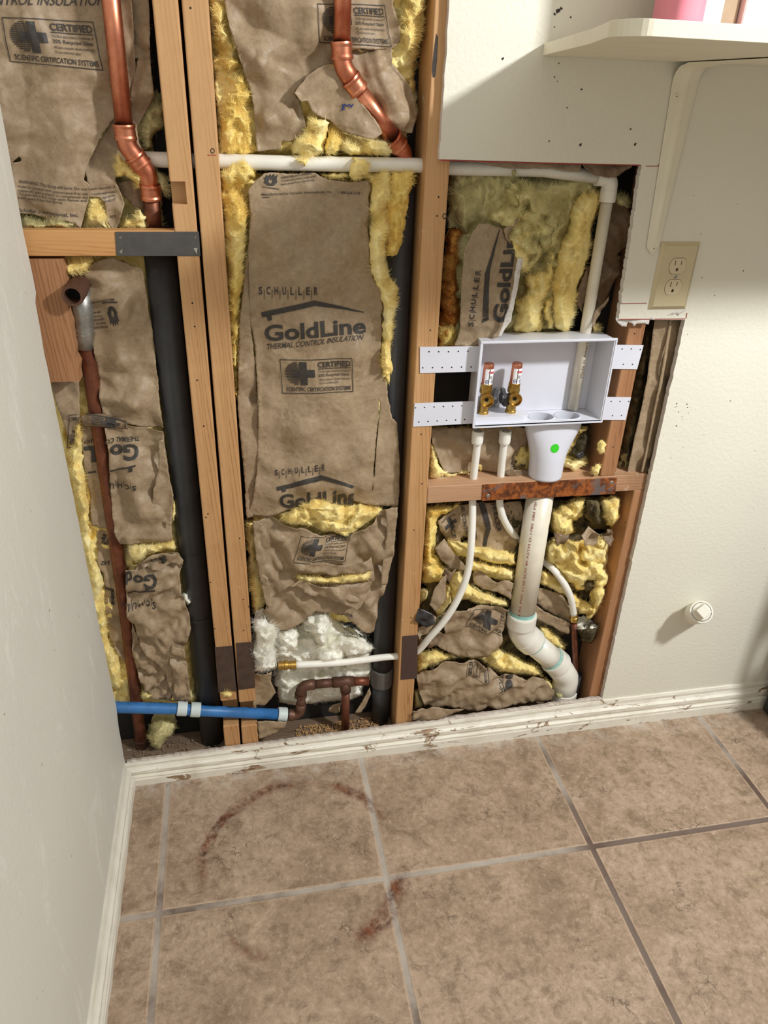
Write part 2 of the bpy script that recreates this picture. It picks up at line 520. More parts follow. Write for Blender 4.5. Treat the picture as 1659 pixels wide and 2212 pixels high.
def floor_mat():
    T, XA, YR, HW = .4636, .0928, -.3504, .0062
    t = NT('mottled_brown_tile')
    s = t.n('ShaderNodeSeparateXYZ'); t.set(s.inputs[0], t.coord())
    def ax(o, o0):
        u = t.math('DIVIDE', t.math('SUBTRACT', o, o0), T)
        return u
    ux, uy = ax(s.outputs[0], XA), ax(s.outputs[1], YR)
    def dist(u):
        f = t.math('FRACT', t.math('ADD', u, 20.5))
        return t.math('MULTIPLY', t.math('ABSOLUTE', t.math('SUBTRACT', f, .5)), T)
    d = t.math('MINIMUM', dist(ux), dist(uy))
    d = t.math('ADD', d, t.math('MULTIPLY', t.math('SUBTRACT', t.noise(120, 3), .5), .0016))
    cx = t.math('FLOOR', t.math('ADD', ux, 20)); cy = t.math('FLOOR', t.math('ADD', uy, 20))
    # every tile gets its own cut of the pattern
    cv = t.n('ShaderNodeCombineXYZ'); t.set(cv.inputs[0], t.math('MULTIPLY', cx, 3.7)); t.set(cv.inputs[1], t.math('MULTIPLY', cy, 5.3))
    va = t.n('ShaderNodeVectorMath', operation='ADD'); t.set(va.inputs[0], t.coord()); t.set(va.inputs[1], cv.outputs[0])
    p = va.outputs[0]
    big = t.noise(6, 5, .6, .4, vec=p)
    mid = t.noise(22, 10, .78, .5, vec=p)
    fin = t.noise(75, 8, .8, .3, vec=p)
    vein = t.noise(30, 6, .6, .5, vec=p)
    col = t.ramp(big, [(.28, lin(140, 118, 98)), (.45, lin(161, 138, 116)), (.6, lin(175, 152, 130)), (.78, lin(153, 132, 105))])
    col = t.mix(t.math('MULTIPLY', t.step(mid, .50, .62), .75), col, lin(121, 100, 80))
    col = t.mix(t.math('MULTIPLY', t.step(mid, .46, .34), .6), col, lin(192, 168, 147))
    col = t.mix(t.math('MULTIPLY', t.step(fin, .5, .66), .55), col, lin(114, 93, 74))
    col = t.mix(t.math('MULTIPLY', t.step(fin, .46, .34), .5), col, lin(206, 184, 162))
    wv = t.n('ShaderNodeVectorMath', operation='MULTIPLY_ADD'); nz2 = t.n('ShaderNodeTexNoise'); t.set(nz2.inputs[0], p); nz2.inputs['Scale'].default_value = 30; nz2.inputs['Detail'].default_value = 4
    t.set(wv.inputs[0], nz2.outputs['Color']); wv.inputs[1].default_value = (.03, .03, 0); t.set(wv.inputs[2], p)
    cell = t.voro(58, 'DISTANCE_TO_EDGE', vec=wv.outputs[0])
    rid = t.math('ABSOLUTE', t.math('SUBTRACT', vein, .5))
    lines = t.math('MAXIMUM', t.step(cell, .07, .02), t.step(rid, .016, .0))
    msk = t.math('MULTIPLY', t.step(t.noise(7, 4, .6, vec=p), .55, .63), t.step(t.noise(40, 3, vec=p), .46, .6))
    vm = t.math('MULTIPLY', lines, msk)
    col = t.mix(t.math('MULTIPLY', vm, .75), col, lin(92, 74, 58))
    col = t.mix(t.math('MULTIPLY', t.step(t.noise(420, 3, .7, vec=p), .55, .72), .35), col, lin(106, 86, 68))
    # rust ring left on the tiles by a tank
    RX, RY, RR = .3836, -.2816, .2117
    dx = t.math('SUBTRACT', s.outputs[0], RX); dy = t.math('SUBTRACT', s.outputs[1], RY)
    rr = t.math('SQRT', t.math('ADD', t.math('MULTIPLY', dx, dx), t.math('MULTIPLY', dy, dy)))
    off = t.math('ABSOLUTE', t.math('ADD', t.math('SUBTRACT', rr, RR), t.math('MULTIPLY', t.math('SUBTRACT', t.noise(14, 3), .5), .03)))
    ang = t.math('ARCTAN2', dy, dx)
    # where the ring is strong: upper left arc, top right arc, right side towards the camera
    def arc(a0, w):
        q = t.math('ABSOLUTE', t.math('SUBTRACT', ang, a0))
        q = t.math('MINIMUM', q, t.math('SUBTRACT', 6.2832, q))
        return t.step(q, w, w*.45)
    am = t.math('MAXIMUM', t.math('MAXIMUM', arc(2.35, 1.1), arc(.85, .5)), t.math('MAXIMUM', arc(-.7, .52), t.math('MULTIPLY', arc(-2.2, .3), .5)))
    wide = t.math('ADD', .016, t.math('MULTIPLY', arc(-.6, .7), .012))
    band = t.math('SUBTRACT', 1.0, t.math('DIVIDE', off, wide))
    band = t.math('MULTIPLY', t.math('MAXIMUM', band, 0), am)
    rs = t.math('MULTIPLY', t.step(t.math('ADD', t.math('MULTIPLY', t.noise(60, 6, .75), .6), t.math('MULTIPLY', t.noise(13, 3), .4)), .40, .58), t.step(band, 0, .6))
    grout = t.step(d, HW+.0008, HW-.0006)
    gcol = t.ramp(t.noise(5, 5, .6), [(.38, lin(112, 98, 88)), (.5, lin(164, 152, 140)), (.65, lin(182, 172, 160))])
    dk = t.math('MULTIPLY', t.step(s.outputs[0], .95, 1.02), t.step(s.outputs[1], -.19, -.24))
    gcol = t.mix(t.math('MULTIPLY', dk, .8), gcol, lin(92, 72, 62))
    edge = t.math('MULTIPLY', t.step(t.math('ABSOLUTE', t.math('SUBTRACT', d, HW+.002)), .0022, 0), .45)
    col = t.mix(edge, col, lin(206, 178, 148))
    col = t.mix(grout, col, gcol)
    rcol = t.ramp(t.noise(45, 4), [(.35, lin(58, 28, 22)), (.65, lin(118, 68, 42))])
    col = t.mix(t.math('MULTIPLY', rs, .95), col, rcol)
    dust = t.math('MULTIPLY', t.step(s.outputs[1], -.075, -.02), t.step(t.noise(24, 5, .7), .45, .7))
    col = t.mix(t.math('MULTIPLY', dust, .6), col, lin(206, 200, 190))
    h = t.math('ADD', t.math('MULTIPLY', t.step(d, HW-.002, HW+.003), 1.0), t.math('ADD', t.math('MULTIPLY', mid, .35), t.math('MULTIPLY', vm, -.3)))
    return t.out(col, t.ramp(mid, [(.3, (.42,)*3), (.7, (.6,)*3)]), 0, t.bump(h, .45, .003), .35)
M['floor'] = floor_mat()

def paper_mat(name, c=(157, 136, 109), d=(140, 119, 93)):
    t = NT(name)
    blot = t.noise(75, 6, .75, .4)
    col = t.ramp(blot, [(.32, lin(*d)), (.55, lin(*c)), (.75, lin(min(255, c[0]+14), min(255, c[1]+14), min(255, c[2]+12)))])
    fib = t.step(t.noise(330, 3, .6), .56, .74)
    col = t.mix(t.math('MULTIPLY', fib, .3), col, lin(112, 88, 62))
    smut = t.step(t.noise(19, 6, .75, .5), .57, .72)
    col = t.mix(t.math('MULTIPLY', smut, .22), col, lin(108, 90, 70))
    warp = t.n('ShaderNodeMix', data_type='VECTOR'); warp.inputs[0].default_value = .06
    nz = t.n('ShaderNodeTexNoise'); t.set(nz.inputs[0], t.coord()); nz.inputs['Scale'].default_value = 20; nz.inputs['Detail'].default_value = 3
    t.set(warp.inputs[4], t.coord()); t.set(warp.inputs[5], nz.outputs['Color'])
    v1 = t.voro(24, 'F1', vec=warp.outputs[1]); v2 = t.voro(58, 'F1', vec=warp.outputs[1])
    msk = t.step(t.noise(9, 3), .40, .62)
    h = t.math('ADD', v1, t.math('MULTIPLY', t.math('MULTIPLY', v2, .5), msk))
    rg_ = t.math('ABSOLUTE', t.math('SUBTRACT', t.noise(30, 2, .5, .3), .5))
    h = t.math('ADD', h, t.math('MULTIPLY', t.math('MULTIPLY', t.step(rg_, .09, 0), .13), msk))
    nm = t.bump(h, .42, .006)
    nm = t.bump(t.noise(420, 3), .12, .0005, nm)
    return t.out(col, .5, 0, nm, .35)
M['paper'] = paper_mat('kraft_paper')
M['paper_dark'] = paper_mat('dingy_kraft_paper', (124, 102, 79), (98, 80, 61))
M['ink'] = plain('black_printing_ink', lin(52, 47, 42), .6, 0, .3, 140)
M['ink_faint'] = plain('worn_printing_ink', lin(84, 72, 60), .65, 0, .3, 140)
M['foil'] = plain('black_asphalt_backing', lin(44, 42, 42), .35, 0, .5, 60, .4, 90)

def wool_mat(name, a, b, c, s=14, sss=.06):
    t = NT(name)
    n = t.noise(s, 5, .6, .7)
    st = t.noise(170, 4, .65, .8, vec=t.map((1, 1, .3)))
    col = t.ramp(n, [(.28, lin(*c)), (.5, lin(*b)), (.7, lin(*a))])
    col = t.mix(t.math('MULTIPLY', t.step(st, .52, .78), .3), col, lin(*c))
    col = t.mix(t.math('MULTIPLY', t.step(st, .48, .25), .4), col, lin(min(255, a[0]+8), min(255, a[1]+10), min(255, a[2]+30)))
    h = t.math('ADD', t.noise(70, 8, .8, 1.0), t.math('MULTIPLY', st, .9))
    m = t.out(col, .95, 0, t.bump(h, .24, .004), .0)
    b_ = t.b
    b_.inputs['Subsurface Weight'].default_value = sss
    b_.inputs['Subsurface Radius'].default_value = (1.0, .8, .45)
    b_.inputs['Subsurface Scale'].default_value = .008
    return m
M['wool'] = wool_mat('yellow_glass_wool', (250, 237, 180), (245, 224, 148), (228, 194, 108))
M['wool_gold'] = wool_mat('golden_glass_wool', (248, 230, 158), (240, 212, 122), (218, 174, 78))
M['wool_grey'] = wool_mat('dusty_glass_wool', (228, 218, 166), (204, 194, 140), (160, 150, 106), 9)
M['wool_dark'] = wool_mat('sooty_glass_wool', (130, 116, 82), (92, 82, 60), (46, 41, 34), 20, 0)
M['wool_rust'] = wool_mat('rust_stained_glass_wool', (226, 184, 96), (158, 94, 40), (74, 30, 16), 34, 0)
M['wool_pale'] = wool_mat('pale_glass_wool', (240, 230, 176), (220, 208, 148), (178, 166, 108), 10)
M['wool_stained'] = wool_mat('stained_glass_wool', (232, 194, 100), (176, 116, 56), (78, 28, 12), 20, 0)
M['wool_white'] = wool_mat('white_glass_wool', (252, 250, 242), (244, 241, 226), (216, 210, 186), 12)

def copper_mat(name, a, b, rough, metal=1.0, spot=.3):
    t = NT(name)
    n = t.noise(22, 5, .65, .5)
    col = t.ramp(n, [(.3, lin(*b)), (.62, lin(*a))])
    col = t.mix(t.math('MULTIPLY', t.step(t.noise(120, 4, .7), .6, .75), spot), col, lin(70, 42, 30))
    return t.out(col, t.ramp(n, [(.3, (rough+.12,)*3), (.7, (rough,)*3)]), metal, t.bump(t.noise(90, 3), .06, .001))
M['copper'] = copper_mat('bright_copper', (224, 150, 118), (180, 100, 74), .3)
M['copper_old'] = copper_mat('aged_copper', (132, 80, 58), (92, 54, 40), .42, .7)
M['copper_dull'] = copper_mat('dull_brown_copper', (112, 80, 64), (78, 54, 44), .5, .6, .5)
M['solder'] = plain('grey_solder', lin(150, 148, 142), .42, .7, .3, 60, .5, 120)
M['brass'] = copper_mat('brass', (206, 172, 96), (166, 128, 62), .28, 1.0, .1)
M['pvc'] = plain('white_pvc', lin(226, 222, 210), .32, 0, .05, 30)
M['pvc_old'] = plain('off_white_pvc', lin(222, 214, 196), .35, 0, .07, 26)
M['pex'] = plain('white_pex', lin(232, 229, 220), .35, 0, .04, 30)
M['box_plastic'] = plain('bright_white_plastic', lin(211, 212, 221), .38, 0, .02, 20, .05, 300)
M['hole'] = plain('dark_hole', lin(20, 19, 18), .8)
M['felt'] = plain('black_building_felt', lin(30, 27, 25), .85, 0, .4, 14, .3, 200)
M['black_pipe'] = plain('black_drain_pipe', lin(46, 46, 48), .5, 0, .3, 20, .25, 260)
M['black_plastic'] = plain('black_plastic', lin(40, 40, 43), .45, 0, .1, 30)
M['black_handle'] = plain('dark_grey_plastic', lin(58, 58, 62), .4, 0, .1, 60)
M['blue'] = plain('dusty_blue_pipe', lin(50, 108, 166), .42, 0, .2, 40)
M['ring'] = plain('pale_grey_plastic', lin(196, 206, 204), .45, 0, .06, 60)
M['steel'] = plain('dark_steel', lin(92, 90, 88), .42, .6, .15, 30, .1, 200)
M['steel_brown'] = plain('browned_steel', lin(88, 72, 64), .5, .5, .25, 40, .2, 200)
M['screw'] = plain('zinc_screw', lin(170, 166, 158), .35, .9, .15, 60)
def rust_mat():
    t = NT('rusted_steel')
    n = t.noise(46, 7, .75, .4)
    col = t.ramp(n, [(.3, lin(50, 30, 22)), (.45, lin(104, 58, 32)), (.58, lin(168, 96, 44)), (.72, lin(122, 66, 36))])
    g = t.step(t.noise(15, 6, .75, .6), .56, .6)
    col = t.mix(t.math('MULTIPLY', g, .85), col, lin(104, 98, 96))
    return t.out(col, .75, .25, t.bump(n, .6, .002), .3)
M['rust'] = rust_mat()
def rusty_plate():
    t = NT('rust_specked_steel')
    n = t.step(t.noise(90, 5, .7), .58, .66)
    k = t.step(t.noise(14, 3), .45, .62)
    col = t.mix(t.math('MULTIPLY', n, k), lin(84, 66, 60), lin(160, 92, 40))
    return t.out(col, .55, .4, t.bump(n, .3, .001))
M['rust_speck'] = rusty_plate()
M['ivory'] = plain('ivory_plastic', lin(196, 182, 146), .4, 0, .03, 20)
M['ivory2'] = plain('ivory_receptacle', lin(204, 190, 156), .4, 0, .03, 20)
M['green'] = plain('green_sticker', lin(52, 200, 30), .5, 0, .03)
M['label'] = plain('white_label', lin(240, 238, 240), .4, 0, .03)
M['red_ink'] = plain('red_ink', lin(206, 30, 34), .5)
M['blue_ink'] = plain('blue_ink', lin(40, 50, 110), .5)
M['pen_red'] = plain('red_pencil', lin(150, 54, 44), .7, 0, .3, 200)
M['pen_black'] = plain('black_pencil', lin(52, 44, 40), .7, 0, .3, 200)
M['pink'] = plain('pink_plastic', lin(214, 128, 144), .4, 0, .08, 10)
M['pale_pink'] = plain('pale_pink_plastic', lin(222, 184, 180), .45, 0, .06, 10)
M['tan'] = plain('tan_cardboard', lin(158, 134, 108), .7, 0, .08, 40)
M['white_box'] = plain('white_card', lin(206, 204, 200), .5, 0, .04, 20)
M['debris'] = plain('wood_chips', lin(176, 138, 92), .8, 0, .35, 300)
M['plaster'] = plain('plaster_dust', lin(190, 178, 166), .9, 0, .2, 60, .5, 120)
M['primer'] = plain('turquoise_primer', lin(150, 196, 188), .5, 0, .15, 60)
M['glue'] = plain('glue_stain', lin(150, 138, 106), .5, 0, .2, 60)
# ------------------------------------------------------------------ the setting
rng = np.random.default_rng(5)

# floor
mb = MB(); box(mb, -0.02, 2.6, -2.2, 0.0, -0.02, 0.0)
build(mb, 'floor', M['floor'], kind='structure', label='mottled brown square floor tiles with grey grout and a rust ring', cat='floor')

# drywall of the back wall with its cut-out, traced on the wall plane
def wallpt(px, py):
    q = P(px, py, 0.0); return (q[0], q[2])
rough = lambda a, b, n, j: [(a[0]+(b[0]-a[0])*k/n+rng.normal(0, j), a[1]+(b[1]-a[1])*k/n+rng.normal(0, j)) for k in range(1, n)]
a = wallpt(968, 0); b_ = wallpt(949, 344); c_ = wallpt(1386, 357); d_ = wallpt(1336, 691); e_ = wallpt(1480, 691); g_ = wallpt(1300, 1512)
top = 1.95
a = (a[0]+.002, top)
outl = [a]+rough(a, b_, 40, .0006)+[b_, c_]+rough(c_, d_, 60, .0009)+[d_, e_]+rough(e_, g_, 110, .0006)+[(g_[0], .0), (2.6, .0), (2.6, top)]
mb = MB()
plate(mb, outl, lambda u, v, w: (u, w, v), .0127)
o = build(mb, 'wall_back', [M['wall'], M['gypsum']], kind='structure', label='cream painted drywall with a stepped cut-out', cat='wall')
# cut edges of the board show bare gypsum
for p in o.data.polygons:
    if abs(p.normal.y) < 0.7: p.material_index = 1

# left wall: painted board whose broken edge meets the open framing
edge = [(0.004, 1.95), (0.003, 1.41), (-0.001, 1.30), (-0.004, 1.2365), (0.004, 1.165), (0.0045, 1.14), (-0.012, 1.128), (-.017, 1.06), (-.012, .9), (-.006, .78), (-.003, .656), (.001, .5), (.004, .42), (.012, .40), (.009, .34),
        (.014, .28), (.018, .22), (.012, .20), (.004, .17), (.003, .12), (.002, .0)]
poly = []
for i in range(len(edge)-1):
    poly.append(edge[i]); poly += rough(edge[i], edge[i+1], max(2, int(abs(edge[i][1]-edge[i+1][1])/.02)), .0011)
poly.append(edge[-1])
outl = [(-2.2, 0.0), (-2.2, 1.95)]+poly
mb = MB(); plate(mb, outl, lambda u, v, w: (-w, u, v), .0127)
o = build(mb, 'wall_left', [M['wall_left'], M['gypsum']], kind='structure', label='scuffed off white wall beside the open framing', cat='wall')
for p in o.data.polygons:
    if abs(p.normal.x) < 0.6: p.material_index = 1

# sheathing behind the studs, covered in black felt
mb = MB(); box(mb, -.35, 2.4, .1018, .113, -.02, 1.95)
build(mb, 'wall_exterior', M['felt'], kind='structure', label='black felt covered sheathing behind the studs', cat='wall')

# sole plate under the studs
mb = MB(); box(mb, -.2, 2.4, .0127, .1016, -.004, .036)
build(mb, 'trim_sole', M['plate'], kind='structure', label='dirty wooden sole plate under the studs', cat='sole plate', bevel=.002)

# baseboards: moulded profile swept along the wall
def baseboard(name, path, hfun, mat, label, side):
    prof = [(0, 0), (.018, 0), (.018, .30), (.0165, .34), (.0165, .41), (.0105, .44), (.0105, .50), (.0138, .56), (.0138, .68), (.0085, .74), (.0055, .82), (.0062, .92), (.0042, 1.0), (0, 1.0)]
    mb = MB(); vs = []; fs = []
    n = len(prof)
    for i, s in enumerate(path):
        h = hfun(s)
        for j, (d, z) in enumerate(prof):
            jz = .0012*noise.noise((s*30, z*3, side*5)) if j > 7 else 0
            jd = .0012*noise.noise((s*22, z*9, side*3+2)) if 0 < j < n-1 else 0
            vs.append((s, -(d+jd), z*h+jz) if side == 0 else (d+jd, s, z*h+jz))
    for i in range(len(path)-1):
        for j in range(n):
            fs.append((i*n+j, i*n+(j+1) % n, (i+1)*n+(j+1) % n, (i+1)*n+j))
    fs.append(tuple(range(n))); fs.append(tuple((len(path)-1)*n+j for j in reversed(range(n))))
    mb.add(vs, fs)
    return build(mb, name, mat, kind='structure', label=label, cat='baseboard')
baseboard('baseboard_back', np.linspace(.0002, 2.6, 300), lambda s: .060+.024*min(1, max(0, s/1.15)), M['trim'], 'chipped white moulded baseboard under the open framing', 0)
baseboard('baseboard_left', np.linspace(-2.2, -.0185, 160), lambda s: .072, M['trim_left'], 'white moulded baseboard along the left wall', 1)

# studs; the doubled pair is notched at the foot for the blue pipe
def stud(label, x0, x1, z0, z1, mat, y0=.0127, y1=.1016, notch=None, holes=()):
    mb = MB()
    if notch:
        za, zb = notch
        prof = [(y0, z0), (y1, z0), (y1, z1), (y0, z1), (y0, zb), (.066, zb), (.066, za), (y0, za)]
        plate(mb, prof, lambda u, v, w: (x0+w, u, v), x1-x0)
    else:
        box(mb, x0, x1, y0, y1, z0, z1)
    o = build(mb, 'wall_stud', mat, None, label, 'wall stud', bevel=.003, bseg=3)
    if holes:
        hb = MB()
        for (px, py) in holes:
            c = P(px, py, y0-.0002)
            hb.add([(c[0]+.0016*math.cos(a), c[1], c[2]+.0016*math.sin(a)) for a in [2*math.pi*k/8 for k in range(8)]], [tuple(range(8))])
        build(hb, 'nail_holes', M['hole'], o)['kind'] = 'stuff'
    return o
stud('left board of the doubled pine studs', .2290, .2656, .0362, 1.95, M['stud'], notch=(.128, .206), holes=cF((1436, 604), (1453, 779), (1472, 1180), (1522, 1523))+cH((1078, 58), (1104, 596), (1120, 1015), (1145, 1300), (1092, 618)))
stud('right board of the doubled pine studs', .2705, .3088, .0362, 1.95, M['stud'], notch=(.122, .196), holes=cA((1422, 60),)+cH((1298, 745), (1320, 1120), (1355, 1165), (1322, 1310)))
stud('single pine stud left of the white valve box', .6475, .6894, .0362, 1.95, M['stud'], holes=cC((207, 386), (197, 511), (152, 1270))+cJ((1555, 270), (1560, 640), (1500, 985), (1480, 1640)))
stud('reddish stud right of the white valve box', 1.0745, 1.1106, .7335, 1.95, M['stud_red'], holes=cD((1508, 64), (1366, 817)))
stud('short reddish stud beneath the right end of the rusty plate', 1.1630, 1.2000, .0362, .6935, M['stud_red'], holes=cE((1452, 262),))
# ------------------------------------------------------------------ crumpled sheets, glass wool, printing
class Surf:
    """depth field over photo pixels + creases; maps a pixel to a point on the sheet"""
    def __init__(self, ctrl, crumple):
        self.c = np.array([q for q in ctrl], float)
        self.cr = crumple; self.curl = None
    def depth(self, q):
        c = self.c
        if len(c) == 1: return np.full(len(q), c[0, 2])
        d2 = (q[:, None, 0]-c[None, :, 0])**2+(q[:, None, 1]-c[None, :, 1])**2+30.
        w = 1/d2**1.5
        return (w*c[None, :, 2]).sum(1)/w.sum(1)
    def __call__(self, q, lift=0.0):
        q = np.asarray(q, float)
        p = PN(q, self.depth(q))
        p[:, 1] += self.cr(p[:, 0], p[:, 2])-lift
        if self.curl:
            ol, c, n = self.curl
            p[:, 1] -= c*np.exp(-edge_dist(ol, q)/9.0)*np.clip(n(q[:, 0]/45, q[:, 1]/45)+.3, 0, 1)
        return p

_seed = [100]
def sheet(name, outline, depth, mat, parent=None, amp=.006, wl=.06, step=4.2, torn=1.0, ctrl=(), thick=.0007, holes=(), label=None, cat=None, curl=0.0, group=None):
    """paper sheet cut to an outline (px, py[, y]); depth = resting y"""
    _seed[0] += 1
    rg = np.random.default_rng(_seed[0])
    cl = [(q[0], q[1], q[2] if len(q) > 2 else depth) for q in outline]+list(ctrl)
    ol = densify(outline, 4.0, torn*.55, rg)
    hs = [densify(h, 4.0, torn*.5, rg) for h in holes]
    vs, fs = triangulate(ol, step, rg, hs)
    sf = Surf(cl, crumple_fn(_seed[0]*7, amp*1.5, wl))
    if curl: sf.curl = (ol, curl, Noise2(_seed[0]+5))
    p = sf(vs)
    mb = MB(); mb.add(p, [tuple(int(i) for i in f) for f in fs], True)
    mb.s = [True]*len(mb.f)
    o = build(mb, name, mat, parent, label, cat, group)
    solid(o, thick, 0)
    return o, sf

def wool(name, outline, front, back, mat, parent=None, rim=26, rough=.012, fs_=.035, step=4.2, torn=2.0, fuzz=900, label=None, cat=None, folds=0.0, seed=None, streak=(0.2, 1.0), group=None, hair=.011, closed=True, power=.5):
    """lump of glass wool: rounded body between y=back and y=front with fibres on it"""
    _seed[0] += 1
    sd = seed or _seed[0]
    rg = np.random.default_rng(sd)
    ol = densify(outline, 6.0, torn, rg)
    vs, fs = triangulate(ol, step, rg)
    d = edge_dist(ol, vs)
    k = np.clip(d/rim, 0, 1)
    prof = (1-(1-k)**2)**power
    cl = [(q[0], q[1], q[2] if len(q) > 2 else front) for q in outline]
    fuzz = fuzz and int(fuzz)
    sf = Surf(cl, lambda x, z: 0*x)
    yf = sf.depth(vs)
    y = back+(yf-back)*prof
    n1, n2, n3 = Noise2(sd+11), Noise2(sd+12), Noise2(sd+13)
    p0 = PN(vs, y)
    u, v = p0[:, 0]/fs_, p0[:, 2]/fs_
    wu = u+.6*n2(u*.7, v*.7); wv = v+.6*n3(u*.7+9, v*.7)
    bil = 1-np.abs(n1.fbm(wu, wv, 4, .47))*1.7            # billows with sharp valleys
    fine = n2.fbm(wu*5*streak[1], wv*5*streak[0]*2, 3, .6)
    m = np.clip(d/10, .15, 1)
    mic = n3.fbm(wu*14, wv*9, 2, .6)
    y = y-(bil-.3)*rough*m-fine*rough*.18*m-mic*.0011*m
    if folds:
        f = np.abs(((u*.45+.9*n3(u*.35, v*.12)) % 1)-.5)*2
        y = y-(f-.5)*folds*m
    y = np.minimum(y, back+.001)
    p = PN(vs, y)
    mb = MB(); mb.add(p, [tuple(int(i) for i in f) for f in fs], True)
    n = len(p)
    if closed:
        pb = p.copy(); pb[:, 1] = back+.004
        mb.add(pb, [tuple(int(i) for i in f[::-1]) for f in fs], True)
        for a, b in border_edges(fs):
            mb.f.append((int(b), int(a), int(a)+n, int(b)+n)); mb.s.append(True); mb.m.append(0)
    # loose fibres: thin curved slivers lying over the lump, following a swirling grain
    if fuzz:
        tp = vs[fs]
        area = np.abs((tp[:, 1, 0]-tp[:, 0, 0])*(tp[:, 2, 1]-tp[:, 0, 1])-(tp[:, 2, 0]-tp[:, 0, 0])*(tp[:, 1, 1]-tp[:, 0, 1]))/2
        nf = int(min(9000, area.sum()*.42))
        tri = fs[rg.choice(len(fs), nf, p=area/area.sum())]
        bc = rg.dirichlet((1, 1, 1), nf)
        base = (p[tri]*bc[:, :, None]).sum(1)
        be = np.array(border_edges(fs))
        e = be[rg.integers(0, len(be), len(be)*4)]
        base = np.concatenate([base, p[e[:, 0]]*.5+p[e[:, 1]]*.5]); N = len(base)
        L = hair*rg.uniform(.4, 1.3, N)
        ang = n3(base[:, 0]/.03, base[:, 2]/.03)*2.6+n1(base[:, 0]/.008, base[:, 2]/.008)*1.0+math.pi*.5+rg.normal(0, .55, N)
        turn = rg.normal(0, .7, N)
        def dirn(a, out):
            d = np.stack([np.cos(a), -out, np.sin(a)], 1)
            return d/np.linalg.norm(d, axis=1)[:, None]
        o1 = np.abs(rg.normal(.12, .22, N)); o2 = rg.normal(.0, .3, N)
        d1 = dirn(ang, o1); d2 = dirn(ang+turn, o2)
        a = base+np.array([0, .0006, 0]); b = a+d1*(L*.5)[:, None]; c = b+d2*(L*.5)[:, None]
        w = np.stack([-np.sin(ang), np.zeros(N), np.cos(ang)], 1)*rg.uniform(.00010, .00024, N)[:, None]
        V = np.stack([a-w, a+w, b-w, b+w, c], 1).reshape(-1, 3)
        i0 = len(mb.v)
        mb.v += [tuple(q) for q in V.tolist()]
        for k in range(N):
            i = i0+5*k
            mb.f.append((i, i+1, i+3, i+2)); mb.f.append((i+2, i+3, i+4))
        mb.s += [True]*(2*N); mb.m += [0]*(2*N)
    mb.fixn = False
    return build(mb, name, mat, parent, label, cat, group)

# ---- lettering -------------------------------------------------------------
_txt = {}
def text_mesh(s, bold=0.0, shear=0.0, cuts=True):
    key = (s, bold, shear)
    if key in _txt: return _txt[key]
    cu = bpy.data.curves.new('lettering', 'FONT')
    cu.body = s; cu.offset = bold; cu.shear = shear; cu.resolution_u = 3; cu.size = 1
    ob = bpy.data.objects.new('lettering', cu)
    COL.objects.link(ob)
    dg = bpy.context.evaluated_depsgraph_get()
    me = bpy.data.meshes.new_from_object(ob.evaluated_get(dg))
    v = np.array([(a.co.x, a.co.y) for a in me.vertices])
    f = [tuple(p.vertices) for p in me.polygons]
    bpy.data.objects.remove(ob); bpy.data.curves.remove(cu); bpy.data.meshes.remove(me)
    lo, hi = v.min(0), v.max(0)
    cap = 0.70
    ybot = lo[1]
    ytop = hi[1]
    v = np.c_[(v[:, 0]-lo[0])/(hi[0]-lo[0]), (v[:, 1]-ybot)/(ytop-ybot)]
    _txt[key] = (v, f)
    return _txt[key]

def shape_mesh(polys):
    v = []; f = []
    for p in polys:
        b = len(v); v += p; f.append(tuple(range(b, b+len(p))))
    return np.array(v, float), f

def split_faces(v, f, nu, nv):
    """cut a 2-D mesh along a grid so that it can follow a creased sheet"""
    bm = bmesh.new()
    bv = [bm.verts.new((p[0], p[1], 0)) for p in v]
    for q in f:
        try: bm.faces.new([bv[i] for i in q])
        except ValueError: pass
    for ax, n in ((0, nu), (1, nv)):
        lo, hi = v[:, ax].min(), v[:, ax].max()
        for k in range(1, n):
            c = lo+(hi-lo)*k/n
            co = (c, 0, 0) if ax == 0 else (0, c, 0)
            no = (1, 0, 0) if ax == 0 else (0, 1, 0)
            bmesh.ops.bisect_plane(bm, geom=bm.verts[:]+bm.edges[:]+bm.faces[:], dist=1e-5, plane_co=co, plane_no=no)
    bmesh.ops.triangulate(bm, faces=bm.faces)
    bm.verts.index_update()
    v2 = np.array([(a.co.x, a.co.y) for a in bm.verts])
    f2 = [tuple(x.index for x in q.verts) for q in bm.faces]
    bm.free()
    return v2, f2

class Print:
    """ink on a sheet; quads are given as photo pixels: bottom-left, bottom-right, top-right, top-left of the lettering"""
    def __init__(self, sf, lift=.0019):
        self.sf = sf; self.mb = MB(); self.lift = lift; self.clip = None
    def put(self, v, f, quad, px=4.5):
        q = np.array(quad, float)
        wpx = max(np.hypot(*(q[1]-q[0])), np.hypot(*(q[2]-q[3]))); hpx = max(np.hypot(*(q[3]-q[0])), np.hypot(*(q[2]-q[1])))
        v, f = split_faces(v, f, max(1, int(wpx*(v[:, 0].max()-v[:, 0].min())/px)), max(1, int(hpx*(v[:, 1].max()-v[:, 1].min())/px)))
        s, t = v[:, :1], v[:, 1:]
        pp = q[0]*(1-s)*(1-t)+q[1]*s*(1-t)+q[2]*s*t+q[3]*(1-s)*t
        if self.clip is not None:
            ok = inside(np.array(self.clip, float), pp)
            f = [x for x in f if all(ok[i] for i in x)]
            if not f: return self
        self.mb.add(self.sf(pp, self.lift), f)
        return self
    def text(self, s, quad, bold=0.0, shear=0.0):
        return self.put(*text_mesh(s, bold, shear), quad)
    def poly(self, polys, quad):
        return self.put(*shape_mesh(polys), quad)
    def done(self, name, parent, mat=None, label=None):
        self.mb.fixn = False
        return build(self.mb, name, mat or M['ink'], parent, label)

